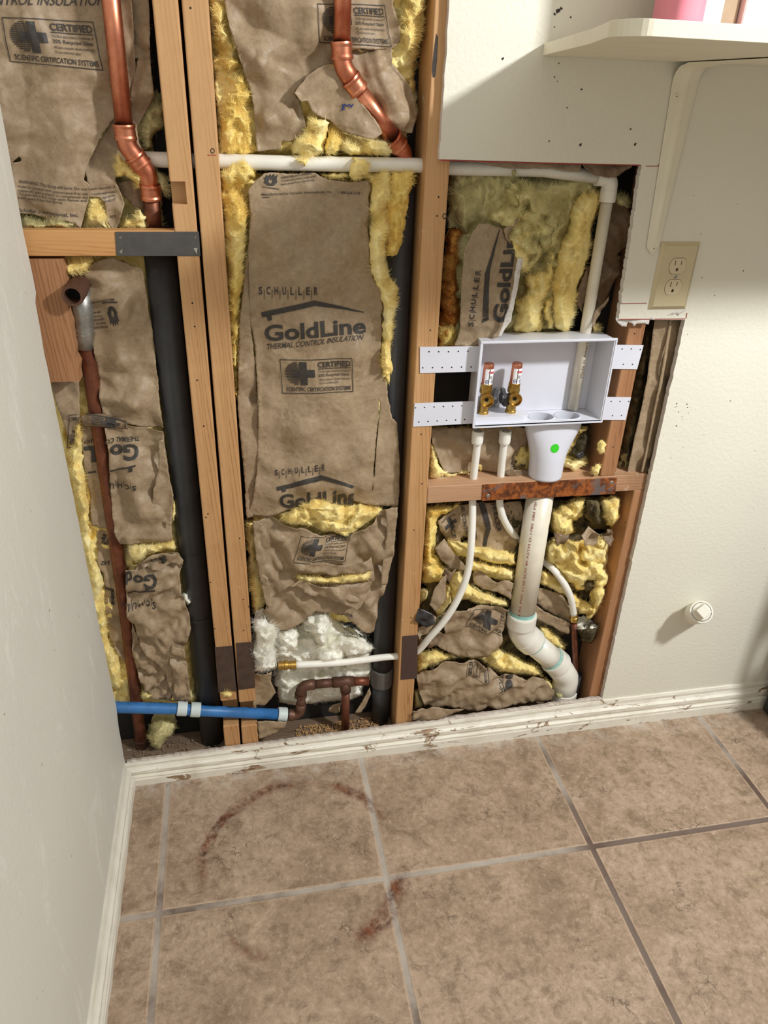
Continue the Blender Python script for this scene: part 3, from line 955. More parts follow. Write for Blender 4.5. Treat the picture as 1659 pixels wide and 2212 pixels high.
def rect(a, b, c, d): return [(a, b), (c, b), (c, d), (a, d)]

def sub(quad, u0, u1, v0, v1):
    """sub-quad of a printed block, u to the right, v up"""
    q = np.array(quad, float)
    f = lambda s, t: tuple(q[0]*(1-s)*(1-t)+q[1]*s*(1-t)+q[2]*s*t+q[3]*(1-s)*t)
    return [f(u0, v0), f(u1, v0), f(u1, v1), f(u0, v1)]

def logo(pr, quad, what='SRGT'):
    """the printed maker's mark block: spaced name, roof line, big name, subtitle; quad spans the whole block"""
    if 'S' in what:
        for i, ch in enumerate('SCHULLER'):
            u = .0+i*.0715
            pr.text(ch, sub(quad, u, u+.045, .845, .965), .012)
            if i < 7: pr.poly([rect(0, 0, 1, 1)], sub(quad, u+.055, u+.0585, .79, .915))
    if 'R' in what:
        pr.poly([[(0, .06), (.03, .0), (.5, .62), (.495, 1.0)], [(.495, 1.0), (.5, .62), (1.0, .0), (1.0, .03)], [(.055, .0), (.09, .02), (.085, -.42), (.06, -.42)]], sub(quad, .03, 1.0, .61, .79))
    if 'G' in what:
        pr.text('GoldLine', sub(quad, .06, 1.0, .20, .52), .035)
    if 'T' in what:
        pr.text('THERMAL CONTROL INSULATION', sub(quad, .075, .985, .045, .135), .004, .22)

def seal(pr, quad, small=True):
    """certification box: frame, hatched globe with cross, lines of text"""
    fw = .012
    pr.poly([rect(0, 0, 1, fw*1.6), rect(0, 1-fw*1.6, 1, 1), rect(0, 0, fw*.8, 1), rect(1-fw*.8, 0, 1, 1)], quad)
    # globe hatching
    hb = []
    for k in range(15):
        t = .03+.94*k/14
        hw = math.sqrt(max(0, 1-(2*t-1)**2))*.5
        hb.append(rect(.5-hw, t-.018, .5+hw*.2, t+.018))
    pr.poly(hb, sub(quad, .06, .40, .26, .93))
    pr.poly([rect(.34, 0, .66, 1), rect(0, .34, .34, .66), rect(.66, .34, 1, .66)], sub(quad, .16, .47, .25, .93))
    pr.text('CERTIFIED', sub(quad, .52, .97, .76, .92), .025)
    pr.poly([rect(0, 0, 1, 1)], sub(quad, .52, .97, .715, .735))
    pr.text('This fiber glass contains a minimum of', sub(quad, .52, .96, .60, .675), .004)
    pr.text('25% Recycled Glass', sub(quad, .52, .95, .475, .575), .014)
    pr.text('18% post-consumer remelted bottle glass,', sub(quad, .525, .96, .365, .435), .004)
    pr.text('7% pre-consumer glass.', sub(quad, .525, .80, .265, .335), .004)
    pr.text('SCIENTIFIC CERTIFICATION SYSTEMS', sub(quad, .06, .965, .065, .185), .016)

WARN = ['WARNING! This facing will burn. Do not leave exposed. It', 'must be covered with gypsum board or other code-approved', 'materials and installed in compliance with building codes.',
        'To prevent a fire, keep open flames and other sources of', 'heat away from the facing.']
def flame(pr, quad):
    c = [(.5+.5*math.cos(a), .42+.42*math.sin(a)) for a in [math.radians(200+220*k/14-40+20) for k in range(15)]]
    fl = [(.12, .5), (.06, .82), (.2, .7), (.24, 1.0), (.36, .78), (.5, .98), (.55, .74), (.72, .98), (.76, .7), (.95, .85), (.9, .5), (.97, .3), (.75, .05), (.5, .0), (.25, .05), (.03, .3)]
    inn = [(.35, .3), (.4, .5), (.5, .62), (.52, .45), (.65, .52), (.62, .28), (.5, .16)]
    ring = []
    pr.poly([[(0.03, .3), (.25, .05), (.5, 0), (.5, .16), (.35, .3)], [(.5, 0), (.75, .05), (.97, .3), (.62, .28), (.5, .16)],
             [(.97, .3), (.9, .5), (.95, .85), (.76, .7), (.65, .52), (.62, .28)], [(.03, .3), (.35, .3), (.4, .5), (.24, 1.0), (.2, .7), (.06, .82), (.12, .5)],
             [(.76, .7), (.72, .98), (.55, .74), (.52, .45), (.65, .52)], [(.55, .74), (.5, .98), (.36, .78), (.24, 1.0), (.4, .5), (.5, .62), (.52, .45)]], quad)
    pr.poly([rect(0, 0, 1, 1)], sub(quad, -.15, 1.15, -.2, -.14))
# ------------------------------------------------------------------ insulation, bay by bay
def batt(label, px, py, y=.095, cat='insulation', name='insulation_batt', group=None):
    return empty(name, tuple(P(px, py, y)), label, cat, group)

# ===== left bay, above the block =====
b = batt('kraft faced insulation batt filling the bay above the left wooden block', 180, 488)
wool('wool_body', [(-90, -230), (285, -230), (318, 60), (318, 200), (330, 320), (350, 420), (352, 492), (40, 492), (-70, 492)], .082, .1, M['wool_grey'], b, fuzz=500)
o, sf = sheet('paper_facing', cA((-300, -760), (930, -760), (1000, 200), (1010, 500), (990, 700), (960, 780), (880, 850), (860, 870), (760, 1010), (710, 1110), (650, 1240), (628, 1340), (668, 1380), (665, 1470), (640, 1560), (605, 1700), (560, 1660), (500, 1640), (420, 1650), (330, 1625), (250, 1600), (150, 1590), (-140, 1590)),
              .046, M['paper'], b, .009, .075, ctrl=cA((300, 800, .028), (500, 1000, .030), (100, 500, .030), (120, 1100, .034), (640, 600, .036), (450, 200, .044), (300, 450, .030), (300, 1500, .04)), curl=.006,
              holes=[cA((85, 1215), (135, 1170), (152, 1185), (150, 1205), (110, 1215))])
pr = Print(sf)
pr.text('THERMAL CONTROL INSULATION', cA((-560, 45), (790, 38), (790, -40), (-560, -30)), .004, .22)
pr.done('printed_name', o)
pr = Print(sf)
seal(pr, cA((62, 458), (775, 528), (690, 160), (20, 128)))
pr.done('printed_seal', o)
pr = Print(sf)
pr.clip = cA((100, 1300), (668, 1300), (660, 1480), (640, 1560), (600, 1700), (100, 1700))
qs = [((135, 1375), (865, 1455)), ((135, 1405), (870, 1490)), ((135, 1435), (870, 1515)), ((138, 1460), (872, 1540)), ((138, 1490), (480, 1520))]
for s, (p0, p1) in zip(WARN, qs):
    h = 30 if s[0] == 'W' else 24
    pr.text(s, cA(p0, p1, (p1[0], p1[1]-h), (p0[0], p0[1]-h)), .006)
pr.text('Manufactured by Schuller International, Inc.', cA((-160, 1560), (590, 1625), (590, 1590), (-160, 1530)), .006)
pr.done('printed_warning', o)
o, sf = sheet('paper_flap', cA((870, 850), (930, 1000), (960, 1120), (920, 1200), (880, 1260), (860, 1340), (900, 1440), (930, 1520), (900, 1640), (870, 1715), (850, 1722), (800, 1650), (790, 1520), (750, 1470), (668, 1470), (655, 1330), (630, 1260), (700, 1110), (790, 980)), .058, M['paper'], b, .006, .05, curl=.006)
pr = Print(sf)
for s, y0 in (('leave exposed. It', 1425), ('r code-approved', 1462), ('ing codes.', 1488), ('urces of', 1514)):
    x0 = {'l': 672, 'r': 690, 'i': 770, 'u': 780}[s[0]]
    pr.text(s, cA((x0, y0-2), (862, y0-18), (862, y0-42), (x0, y0-26)), .006)
pr.text('103', cA((820, 1628), (866, 1622), (866, 1602), (820, 1606)), .01)
pr.done('printed_warning', o)
sheet('paper_flap', cA((860, -760), (1050, -760), (1118, 100), (1120, 420), (1140, 600), (1152, 720), (1090, 830), (1022, 950), (1040, 1050), (1072, 1150), (1050, 1150), (985, 900), (972, 700), (1000, 560), (1030, 430), (960, 450), (940, 300)), .05, M['paper'], b, .006, .05, ctrl=cA((1110, 300, .035), (1140, 700, .036)))
sheet('paper_flap', cA((870, 1370), (1000, 1330), (1090, 1420), (1080, 1500), (1180, 1560), (1190, 1640), (1050, 1600), (960, 1500), (900, 1440)), .066, M['paper_dark'], b, .006, .04)
wool('torn_tuft', cA((870, 1150), (905, 1150), (930, 1200), (1000, 1250), (1080, 1300), (1080, 1340), (1060, 1400), (1040, 1420), (1000, 1360), (930, 1300), (860, 1330), (855, 1260)), .04, .07, M['wool'], b, rim=14, fuzz=250)
wool('torn_tuft', cA((160, 1610), (240, 1640), (330, 1660), (430, 1625), (520, 1640), (580, 1660), (560, 1710), (300, 1715), (170, 1710)), .034, .07, M['wool_grey'], b, rim=14, fuzz=250)
wool('torn_tuft', cA((660, 1470), (740, 1460), (790, 1530), (800, 1640), (830, 1710), (720, 1720), (610, 1710), (640, 1560)), .05, .08, M['wool'], b, rim=14, fuzz=250)
wool('torn_tuft', cA((930, 1630), (1010, 1640), (1020, 1550), (1060, 1560), (1080, 1600), (1140, 1600), (1090, 1650), (1110, 1715), (900, 1720)), .04, .08, M['wool'], b, rim=12, fuzz=250)
wool('torn_tuft', cA((1090, 770), (1180, 690), (1220, 800), (1220, 960), (1140, 1020), (1140, 1110), (1080, 1140), (1030, 960)), .07, .1, M['wool_grey'], b, rim=14, fuzz=200)
wool('torn_tuft', cA((1140, 1270), (1220, 1290), (1260, 1340), (1260, 1440), (1220, 1470), (1180, 1400), (1170, 1330)), .05, .09, M['wool_grey'], b, rim=12, fuzz=200)

# ===== left bay, below the block =====
b = batt('kraft faced insulation batt below the left block, its printing upside down', 250, 1500)
wool('wool_body', [(60, 540), (330, 545), (350, 800), (365, 1000), (395, 1200), (420, 1400), (425, 1510), (220, 1520), (150, 1200), (90, 800)], .074, .1, M['wool'], b, fuzz=400)
wool('wool_edge', cH((240, 230), (300, 0), (330, 0), (345, 200), (362, 480), (382, 560), (382, 700), (405, 850), (472, 980), (462, 1080), (474, 1200), (505, 1380), (565, 1480), (575, 1600), (560, 1680), (500, 1650), (440, 1460), (380, 1180), (350, 900), (320, 600), (280, 480)), .038, .085, M['wool'], b, rim=20, fuzz=700)
wool('torn_tuft', cF((470, 270), (560, 255), (720, 265), (690, 310), (650, 370), (590, 400), (530, 400), (500, 450), (480, 470)), .03, .08, M['wool'], b, rim=14, fuzz=250)
# narrow strip of facing beside the wall
o, sf = sheet('paper_facing', cF((380, 1200), (480, 1170), (590, 1190), (595, 1400), (590, 1700), (520, 1650), (440, 1400), (400, 1280)), .05, M['paper'], b, .004, .05)
pr = Print(sf); pr.clip = cF((500, 1420), (580, 1420), (580, 1690), (500, 1690))
seal(pr, cF((1100, 1440), (515, 1432), (500, 1682), (1100, 1690)))
pr.done('printed_seal', o)
# paper behind the copper pipe
o, sf = sheet('paper_facing', cH((316, 60), (480, 60), (520, 250), (520, 480), (520, 660), (480, 690), (390, 665), (378, 500), (350, 330), (335, 200)), .062, M['paper'], b, .005, .06)
pr = Print(sf)
pr.text('JO', cH((400, 135), (345, 142), (345, 165), (400, 160)), .02)
pr.done('printed_subtitle', o)
pr = Print(sf)
pr.text('L', cH((420, 180), (345, 180), (345, 275), (420, 275)), .05)
pr.poly([rect(0, 0, 1, 1)], cH((420, 328), (352, 340), (352, 350), (420, 338)))
pr.done('printed_logo', o)
o, sf = sheet('paper_facing', cH((420, 700), (510, 710), (560, 900), (620, 980), (630, 1220), (680, 1400), (700, 1510), (640, 1560), (560, 1460), (500, 1360), (470, 1180), (470, 960), (430, 900)), .066, M['paper'], b, .007, .05)
pr = Print(sf)
pr.text('RUF', cH((500, 800), (440, 775), (460, 720), (520, 740)), .03)
pr.text('NS', cH((500, 905), (450, 902), (450, 880), (500, 880)), .02)
pr.poly([rect(0, 0, 1, 1), rect(0, 0, .3, 7)], cH((530, 1050), (470, 1040), (470, 1055), (530, 1065)))
pr.done('printed_logo', o)
# large upper panel
o, sf = sheet('paper_facing', cF((600, 430), (640, 360), (700, 300), (770, 275), (845, 262), (900, 290), (980, 318), (1060, 338), (1085, 480), (1110, 660), (1140, 830), (1160, 1010), (1190, 1300), (1222, 1545), (1160, 1540), (1050, 1520), (950, 1500), (860, 1470), (770, 1440), (745, 1300), (710, 1000), (690, 850), (640, 620)), .05, M['paper'], b, .010, .08,
              ctrl=cF((800, 500, .032), (900, 700, .034), (900, 1100, .036), (1000, 1350, .034), (760, 950, .052)), curl=.004)
pr = Print(sf)
pr.text('Manufactured by', cF((850, 562), (650, 596), (650, 616), (850, 588)), .008)
for i, s in enumerate(WARN[::-1]):
    y0 = 660+i*26
    pr.text(s[:12], cF((750+i*14, y0), (665, y0+18), (665, y0+36), (750+i*14, y0+22)), .006)
flame(pr, cF((870, 620), (785, 630), (830, 790), (905, 770)))
pr.done('printed_warning', o)
# fold with the upside-down seal
o, sf = sheet('paper_fold', cF((600, 1440), (770, 1430), (860, 1465), (950, 1500), (955, 1545), (800, 1525), (700, 1520), (620, 1530)), .044, M['paper_dark'], b, .006, .04)
pr = Print(sf)
pr.poly([rect(0, 0, 1, .08), rect(0, 0, .02, 1), rect(.25, .1, .5, 1), rect(.15, .4, .6, .7)]+[rect(.55, .15+.12*k, .85, .2+.12*k) for k in range(6)], cF((945, 1475), (640, 1420), (640, 1515), (940, 1535)))
pr.done('printed_seal', o)
# middle panel with the upside-down logo
o, sf = sheet('paper_facing', cH((476, 58), (600, 55), (720, 65), (832, 80), (850, 250), (872, 400), (892, 480), (885, 600), (880, 665), (890, 740), (840, 770), (700, 772), (566, 775), (530, 700), (515, 560), (503, 400), (500, 250), (484, 110)), .046, M['paper'], b, .009, .07,
              ctrl=cH((640, 300, .034), (700, 550, .03), (820, 400, .036), (800, 620, .028), (600, 720, .028)), curl=.005)
pr = Print(sf)
pr.text('THERMAL CO', cH((682, 120), (480, 128), (480, 158), (682, 152)), .01, .22)
pr.text('Go', cH((680, 168), (505, 168), (505, 258), (680, 268)), .035)
pr.poly([rect(0, 0, 1, .3), rect(.12, .3, .28, 1.2), [(0, 0), (1, 0), (1, .35), (0, .3)]], cH((662, 290), (505, 318), (505, 348), (662, 320)))
for i, ch in enumerate('SCHU'):
    x0 = 668-i*46
    pr.text(ch, cH((x0, 405), (x0-26, 405), (x0-26, 440), (x0, 440)), .02)
    if i < 4: pr.poly([rect(0, 0, 1, 1)], cH((x0-33, 388), (x0-36, 388), (x0-36, 430), (x0-33, 430)))
pr.done('printed_logo', o)
sheet('paper_flap', cH((800, 150), (832, 140), (872, 400), (892, 480), (880, 665), (800, 640), (752, 590), (770, 440), (800, 330)), .034, M['paper'], b, .006, .06, curl=.004)
wool('torn_tuft', cH((600, 770), (700, 775), (840, 770), (890, 740), (916, 800), (900, 830), (800, 835), (720, 870), (660, 910), (630, 880), (612, 830)), .034, .08, M['wool'], b, rim=14, fuzz=400)
wool('torn_tuft', cH((880, 480), (912, 520), (918, 600), (880, 668), (872, 600)), .04, .08, M['wool'], b, rim=10, fuzz=150)
wool('torn_tuft', cH((950, 1080), (985, 1090), (1018, 1150), (975, 1160), (950, 1130)), .03, .07, M['wool_white'], b, rim=10, fuzz=120)
wool('torn_tuft', cH((680, 1650), (740, 1690), (900, 1735), (1000, 1660), (1040, 1735), (900, 1760), (760, 1745), (690, 1745)), .05, .09, M['wool'], b, rim=10, fuzz=250)
# lower panel
o, sf = sheet('paper_facing', cH((600, 930), (660, 935), (700, 880), (800, 832), (850, 850), (920, 842), (952, 880), (930, 960), (942, 1060), (980, 1180), (1000, 1288), (975, 1370), (960, 1420), (985, 1600), (1000, 1735), (960, 1745), (900, 1740), (880, 1700), (840, 1560), (780, 1500), (700, 1420), (650, 1270), (615, 1235), (602, 1100)), .042, M['paper'], b, .012, .055,
              ctrl=cH((700, 1050, .03), (760, 1300, .024), (900, 1200, .03), (880, 1450, .03), (700, 1180, .03)), curl=.006)
pr = Print(sf)
pr.text('Go', cH((798, 945), (650, 960), (640, 1030), (790, 1050)), .035)
pr.text('d', cH((640, 945), (600, 945), (600, 1020), (640, 1030)), .03)
pr.poly([[(0, 0), (1, 0), (1, .3), (0, .3)], rect(.22, -.6, .36, 0)], cH((782, 1050), (610, 1088), (610, 1120), (782, 1090)))
for i, ch in enumerate('SCHUL'):
    x0 = 786-i*40
    pr.text(ch, cH((x0, 1142), (x0-24, 1142), (x0-24, 1174), (x0, 1174)), .02)
    if i < 4: pr.poly([rect(0, 0, 1, 1)], cH((x0-29, 1124), (x0-32, 1124), (x0-32, 1164), (x0-29, 1164)))
pr.done('printed_logo', o)
o, sf = sheet('paper_fold', cH((650, 930), (680, 890), (740, 850), (800, 840), (900, 835), (955, 885), (930, 910), (880, 900), (800, 930), (720, 925)), .03, M['paper'], b, .012, .03)
pr = Print(sf)
pr.poly([rect(.1, 0, .3, 1), rect(0, .35, .45, .65)]+[rect(.5, .1+.13*k, .9, .16+.13*k) for k in range(6)], cH((860, 850), (730, 870), (740, 920), (850, 900)))
pr.done('printed_seal', o)
sheet('paper_fold', cH((640, 1260), (700, 1420), (780, 1500), (860, 1570), (890, 1640), (885, 1722), (740, 1712), (690, 1620), (640, 1460)), .05, M['paper'], b, .014, .03)
sheet('paper_fold', cH((880, 1400), (960, 1420), (985, 1600), (1000, 1735), (900, 1740), (890, 1600), (870, 1500)), .03, M['paper'], b, .010, .035)

# ===== centre bay, above the white pipe =====
b = batt('torn kraft faced insulation batt above the horizontal white pipe in the centre bay', 680, 335)
wool('wool_body', cB((-30, -660), (1520, -660), (1450, 250), (1400, 420), (1400, 620), (1360, 860), (1300, 1035), (900, 1045), (500, 1040), (85, 1050), (60, 600)), .062, .1, M['wool'], b, fuzz=1400, rough=.016)
wool('wool_fold', cB((-10, -660), (90, -660), (170, 180), (260, 420), (320, 620), (340, 950), (420, 1010), (250, 1045), (95, 1040), (100, 800), (180, 560), (80, 300)), .04, .085, M['wool_gold'], b, fuzz=700, rough=.018, folds=.006)
wool('wool_fold', cB((1320, -660), (1520, -660), (1470, 130), (1440, 260), (1380, 330), (1360, 420), (1310, 480), (1340, 360), (1310, 280), (1305, 180)), .034, .085, M['wool'], b, rim=22, fuzz=600, rough=.016)
wool('wool_fold', cB((1240, 330), (1310, 470), (1380, 560), (1410, 700), (1430, 760), (1390, 620), (1320, 500), (1250, 420)), .05, .09, M['wool_grey'], b, rim=12, fuzz=200)
wool('torn_tuft', cB((670, 800), (760, 770), (850, 800), (830, 880), (800, 960), (810, 1030), (740, 1045), (690, 1060), (675, 1140), (655, 1090), (640, 1040), (590, 1040), (575, 960), (640, 910)), .022, .07, M['wool'], b, rim=22, fuzz=900, rough=.014)
wool('torn_tuft', cB((840, 800), (930, 870), (920, 960), (890, 1030), (800, 1030), (795, 960)), .026, .07, M['wool_gold'], b, rim=20, fuzz=400)
wool('torn_tuft', cB((930, 870), (1060, 910), (1180, 920), (1230, 930), (1290, 1030), (1100, 1040), (960, 1035), (900, 1010)), .03, .07, M['wool'], b, rim=22, fuzz=600, rough=.014)
sheet('paper_facing', cB((1010, -660), (1250, -660), (1245, 20), (1300, 170), (1302, 275), (1240, 322), (1246, 420), (1310, 500), (1390, 600), (1426, 740), (1380, 882), (1240, 872), (1120, 720), (1000, 560), (960, 400), (950, 200)), .05, M['paper'], b, .009, .07, ctrl=cB((1150, 450, .036), (1250, 700, .03), (1300, 800, .03)), curl=.005)
o, sf = sheet('paper_facing', cB((70, -660), (1270, -660), (1250, 40), (1300, 180), (1300, 270), (1240, 320), (1140, 330), (960, 320), (860, 330), (870, 420), (760, 450), (690, 500), (600, 615), (640, 680), (660, 760), (672, 830), (650, 880), (630, 915), (560, 940), (520, 935), (512, 990), (360, 1005), (350, 960), (340, 820), (328, 690), (310, 600), (240, 400), (170, 180), (140, 20)), .044, M['paper'], b, .011, .09,
              ctrl=cB((500, 100, .026), (400, 400, .026), (700, 250, .026), (420, 800, .024), (550, 750, .03), (300, 350, .036), (1050, 150, .046)), curl=.006)
pr = Print(sf)
seal(pr, cB((768, 285), (1248, 312), (1195, 35), (745, 30)))
pr.done('printed_seal', o)
o, sf = sheet('paper_flap', cB((835, 425), (760, 450), (690, 500), (600, 615), (640, 672), (685, 668), (722, 742), (790, 782), (842, 800), (890, 850), (940, 882), (1060, 912), (1120, 922), (1180, 880), (1150, 820), (1060, 700), (990, 600), (960, 540), (900, 470)), .026, M['paper'], b, .007, .07, curl=.006)
pr = Print(sf)
pen = [(915, 735, 935, 690), (930, 690, 950, 705), (950, 705, 965, 690), (965, 690, 975, 712), (975, 712, 990, 690), (920, 690, 932, 730)]
for (x0, y0, x1, y1) in pen:
    L = math.hypot(x1-x0, y1-y0); nx, ny = (y1-y0)/L*4, -(x1-x0)/L*4
    pr.poly([rect(0, 0, 1, 1)], cB((x0-nx, y0-ny), (x1-nx, y1-ny), (x1+nx, y1+ny), (x0+nx, y0+ny)))
pr.done('pen_scribble', o, M['blue_ink'])

# ===== centre bay, main batt =====
b = batt('large kraft faced insulation batt in the centre bay, paper gashed twice near the bottom', 690, 1330)
wool('wool_body', [(480, 375), (880, 375), (868, 560), (850, 800), (858, 1000), (852, 1200), (820, 1340), (600, 1350), (560, 1250), (530, 1000), (505, 700)], .066, .1, M['wool'], b, fuzz=300)
wool('wool_edge', cI((45, 130), (90, 60), (190, 10), (290, 5), (300, 80), (332, 150), (260, 200), (195, 255), (245, 340), (268, 450), (248, 700), (236, 850), (218, 1100), (198, 1350), (194, 1500), (196, 1780), (170, 1815), (150, 1750), (138, 1500), (115, 1200), (85, 800), (62, 400)), .026, .08, M['wool_gold'], b, rim=24, fuzz=1300, rough=.015, folds=.004)
wool('wool_edge', cI((1100, 120), (1200, 95), (1330, 92), (1360, 200), (1365, 380), (1340, 540), (1300, 640), (1300, 760), (1330, 900), (1400, 960), (1382, 1100), (1345, 1300), (1338, 1450), (1355, 1560), (1332, 1695), (1280, 1680), (1240, 1550), (1245, 1300), (1255, 1110), (1230, 990), (1170, 880), (1150, 700), (1155, 500), (1165, 230)), .018, .08, M['wool'], b, rim=26, fuzz=1500, rough=.016, folds=.005)
wool('wool_edge', cI((1330, 92), (1420, 90), (1492, 108), (1497, 200), (1470, 380), (1442, 540), (1425, 640), (1385, 745), (1300, 740), (1270, 600), (1290, 420), (1290, 250)), .026, .08, M['wool_gold'], b, rim=16, fuzz=900, rough=.014, folds=.004)
wool('torn_tuft', cI((620, 0), (720, 0), (715, 40), (700, 60), (690, 108), (675, 70), (640, 40)), .018, .05, M['wool'], b, rim=8, fuzz=120, rough=.004)
wool('torn_tuft', cI((1040, 0), (1150, 10), (1165, 80), (1130, 130), (1080, 160), (1050, 180), (1015, 140), (1020, 80)), .008, .045, M['wool'], b, rim=16, fuzz=500, rough=.008)
wool('torn_tuft', cI((800, 125), (900, 110), (1000, 115), (1010, 150), (900, 165), (830, 150)), .03, .07, M['wool'], b, rim=10, fuzz=150)
wool('torn_tuft', cJ((245, 930), (310, 910), (320, 1200), (370, 1320), (400, 1450), (380, 1560), (320, 1620), (285, 1560), (268, 1300), (255, 1100)), .05, .085, M['wool'], b, rim=18, fuzz=500)
# stapling flange on the left
sheet('paper_flange', cI((185, 1866+0), (190, 1500), (200, 1200), (225, 1000), (250, 740), (275, 760), (280, 1250), (320, 1600), (340, 1866))[0:9]+cJ((345, 300), (330, 560), (310, 720), (300, 880), (255, 900), (246, 850), (235, 600), (205, 300)), .042, M['paper'], b, .003, .09,
      ctrl=cI((190, 1600, .022), (200, 1200, .03), (330, 1800, .06)))
# main facing
top_o = cI((258, 250), (300, 190), (345, 150), (380, 118), (440, 112), (520, 118), (640, 122), (760, 116), (800, 140), (870, 170), (1030, 185), (1160, 172), (1182, 232), (1160, 300), (1168, 400), (1150, 500), (1166, 620), (1166, 780), (1192, 880), (1250, 990), (1266, 1120), (1250, 1180), (1262, 1300), (1252, 1400), (1247, 1560), (1300, 1690), (1312, 1866))
low_o = cJ((1310, 0), (1338, 150), (1375, 185), (1396, 500), (1392, 700), (1378, 800), (1290, 802), (1190, 800), (1120, 788), (1060, 772), (1030, 772), (985, 802), (900, 790), (830, 760), (765, 742), (700, 780), (640, 802), (540, 842), (420, 882), (310, 882), (260, 850), (290, 780), (325, 560), (335, 300), (340, 0))
lft = cI((335, 1866), (330, 1700), (312, 1400), (282, 1250), (270, 1000), (262, 700), (278, 450), (270, 330))
o, sf = sheet('paper_facing', top_o+low_o+lft, .040, M['paper'], b, .0055, .13,
              ctrl=cI((700, 500, .022), (700, 900, .018), (500, 700, .020), (950, 700, .022), (750, 1300, .016), (500, 1500, .022), (1050, 1450, .020), (1100, 500, .03), (900, 1800, .020), (420, 1800, .034), (1180, 1750, .036), (700, 250, .034))+
              cJ((700, 300, .018), (420, 500, .03), (900, 500, .018), (1150, 400, .022), (1100, 650, .022), (700, 650, .016), (1000, 700, .016), (500, 720, .024)), step=5.0, curl=.003,
              holes=[cJ((1238, 0), (1250, 30), (1243, 110), (1232, 260), (1218, 420), (1208, 570), (1200, 600), (1200, 500), (1212, 380), (1224, 250), (1236, 100)), cJ((1195, 630), (1198, 640), (1190, 700), (1185, 690))])
pr = Print(sf)
def sc(pr, C, x0, y0, x1, y1, h0, h1, tick):
    """spaced name with ticks between baseline points"""
    for i, ch in enumerate('SCHULLER'):
        t = i*.1345; x = x0+(x1-x0)*t; y = y0+(y1-y0)*t; w = (x1-x0)*.062; yb = y0+(y1-y0)*(t+.06); h = h0+(h1-h0)*t
        pr.text(ch, C((x, y), (x+w, yb), (x+w, yb-h), (x, y-h)), .02)
        if i < 7:
            xx = x+(x1-x0)*.094; yy = y0+(y1-y0)*(t+.094)
            pr.poly([rect(0, 0, 1, 1)], C((xx-2, yy+tick*.55), (xx+2, yy+tick*.55), (xx+2, yy-tick*.6), (xx-2, yy-tick*.6)))
sc(pr, cI, 340, 1022, 778, 1024, 58, 62, 62)
pr.poly([[(0, 0), (1, 0), (1, 1), (0, 1)]], cI((366, 1195), (760, 1104), (755, 1064), (358, 1158)))
pr.poly([[(0, 0), (1, 0), (1, 1), (0, 1)]], cI((760, 1104), (1128, 1158), (1128, 1152), (755, 1064)))
pr.poly([rect(0, 0, 1, 1)], cI((412, 1222), (440, 1214), (434, 1172), (398, 1184)))
pr.text('GoldLine', cI((388, 1380), (1142, 1310), (1136, 1190), (380, 1255)), .027)
pr.text('THERMAL CONTROL INSULATION', cI((404, 1440), (1118, 1356), (1126, 1316), (402, 1398)), .004, .22)
pr.done('printed_logo', o)
pr = Print(sf)
seal(pr, cI((518, 1764), (1050, 1748), (1036, 1492), (498, 1512)))
pr.done('printed_seal', o)
pr = Print(sf)
flame(pr, cI((380, 205), (480, 215), (490, 110), (368, 130)))
for s, y0, x1 in (('materials and installed', 158, 740), ('To prevent a fire, keep open', 186, 770), ('heat away from the facing.', 212, 762)):
    pr.text(s, cI((512, y0), (x1, y0-34), (x1, y0-56), (508, y0-20)), .008)
pr.text('Manufactured by Schuller International, Inc.', cI((364, 288), (890, 270), (890, 246), (364, 264)), .008)
pr.text('1-800-654-3103', cI((940, 272), (1096, 280), (1098, 258), (938, 250)), .008)
pr.poly([rect(0, 0, 1, 1)], cI((366, 298), (420, 296), (420, 292), (366, 294)))
pr.done('printed_warning', o)
pr = Print(sf)
sc(pr, cJ, 462, 578, 832, 535, 42, 46, 48)
pr.poly([[(0, 0), (1, 0), (1, 1), (0, 1)]], cJ((480, 692), (820, 605), (805, 568), (474, 664)))
pr.poly([[(0, 0), (1, 0), (1, 1), (0, 1)]], cJ((820, 605), (1040, 672), (1056, 655), (805, 568)))
pr.poly([rect(0, 0, 1, 1)], cJ((518, 702), (545, 694), (540, 655), (508, 664)))
pr.clip = cJ((470, 820), (480, 660), (1056, 660), (1056, 800), (985, 802), (900, 790), (830, 760), (765, 742), (700, 780), (640, 802), (560, 838))
pr.text('GoldLine', cJ((500, 818), (1080, 806), (1080, 665), (494, 720)), .027)
pr.text('THERMAL', cJ((560, 838), (760, 760), (740, 735), (545, 812)), .01, .2)
pr.done('printed_logo', o)
# wool showing in the long gash
wool('torn_tuft', cJ((470, 880), (540, 838), (640, 800), (765, 740), (840, 762), (985, 800), (1035, 772), (1120, 788), (1285, 812), (1275, 840), (1200, 915), (1120, 970), (1050, 1010), (990, 1060), (900, 1010), (800, 1005), (700, 965), (600, 955), (520, 935)), .018, .07, M['wool'], b, rim=26, fuzz=1400, rough=.020)
wool('torn_tuft', cJ((640, 810), (765, 742), (840, 764), (900, 792), (985, 800), (960, 850), (880, 880), (800, 870), (720, 850)), .004, .05, M['wool'], b, rim=16, fuzz=500, rough=.010)
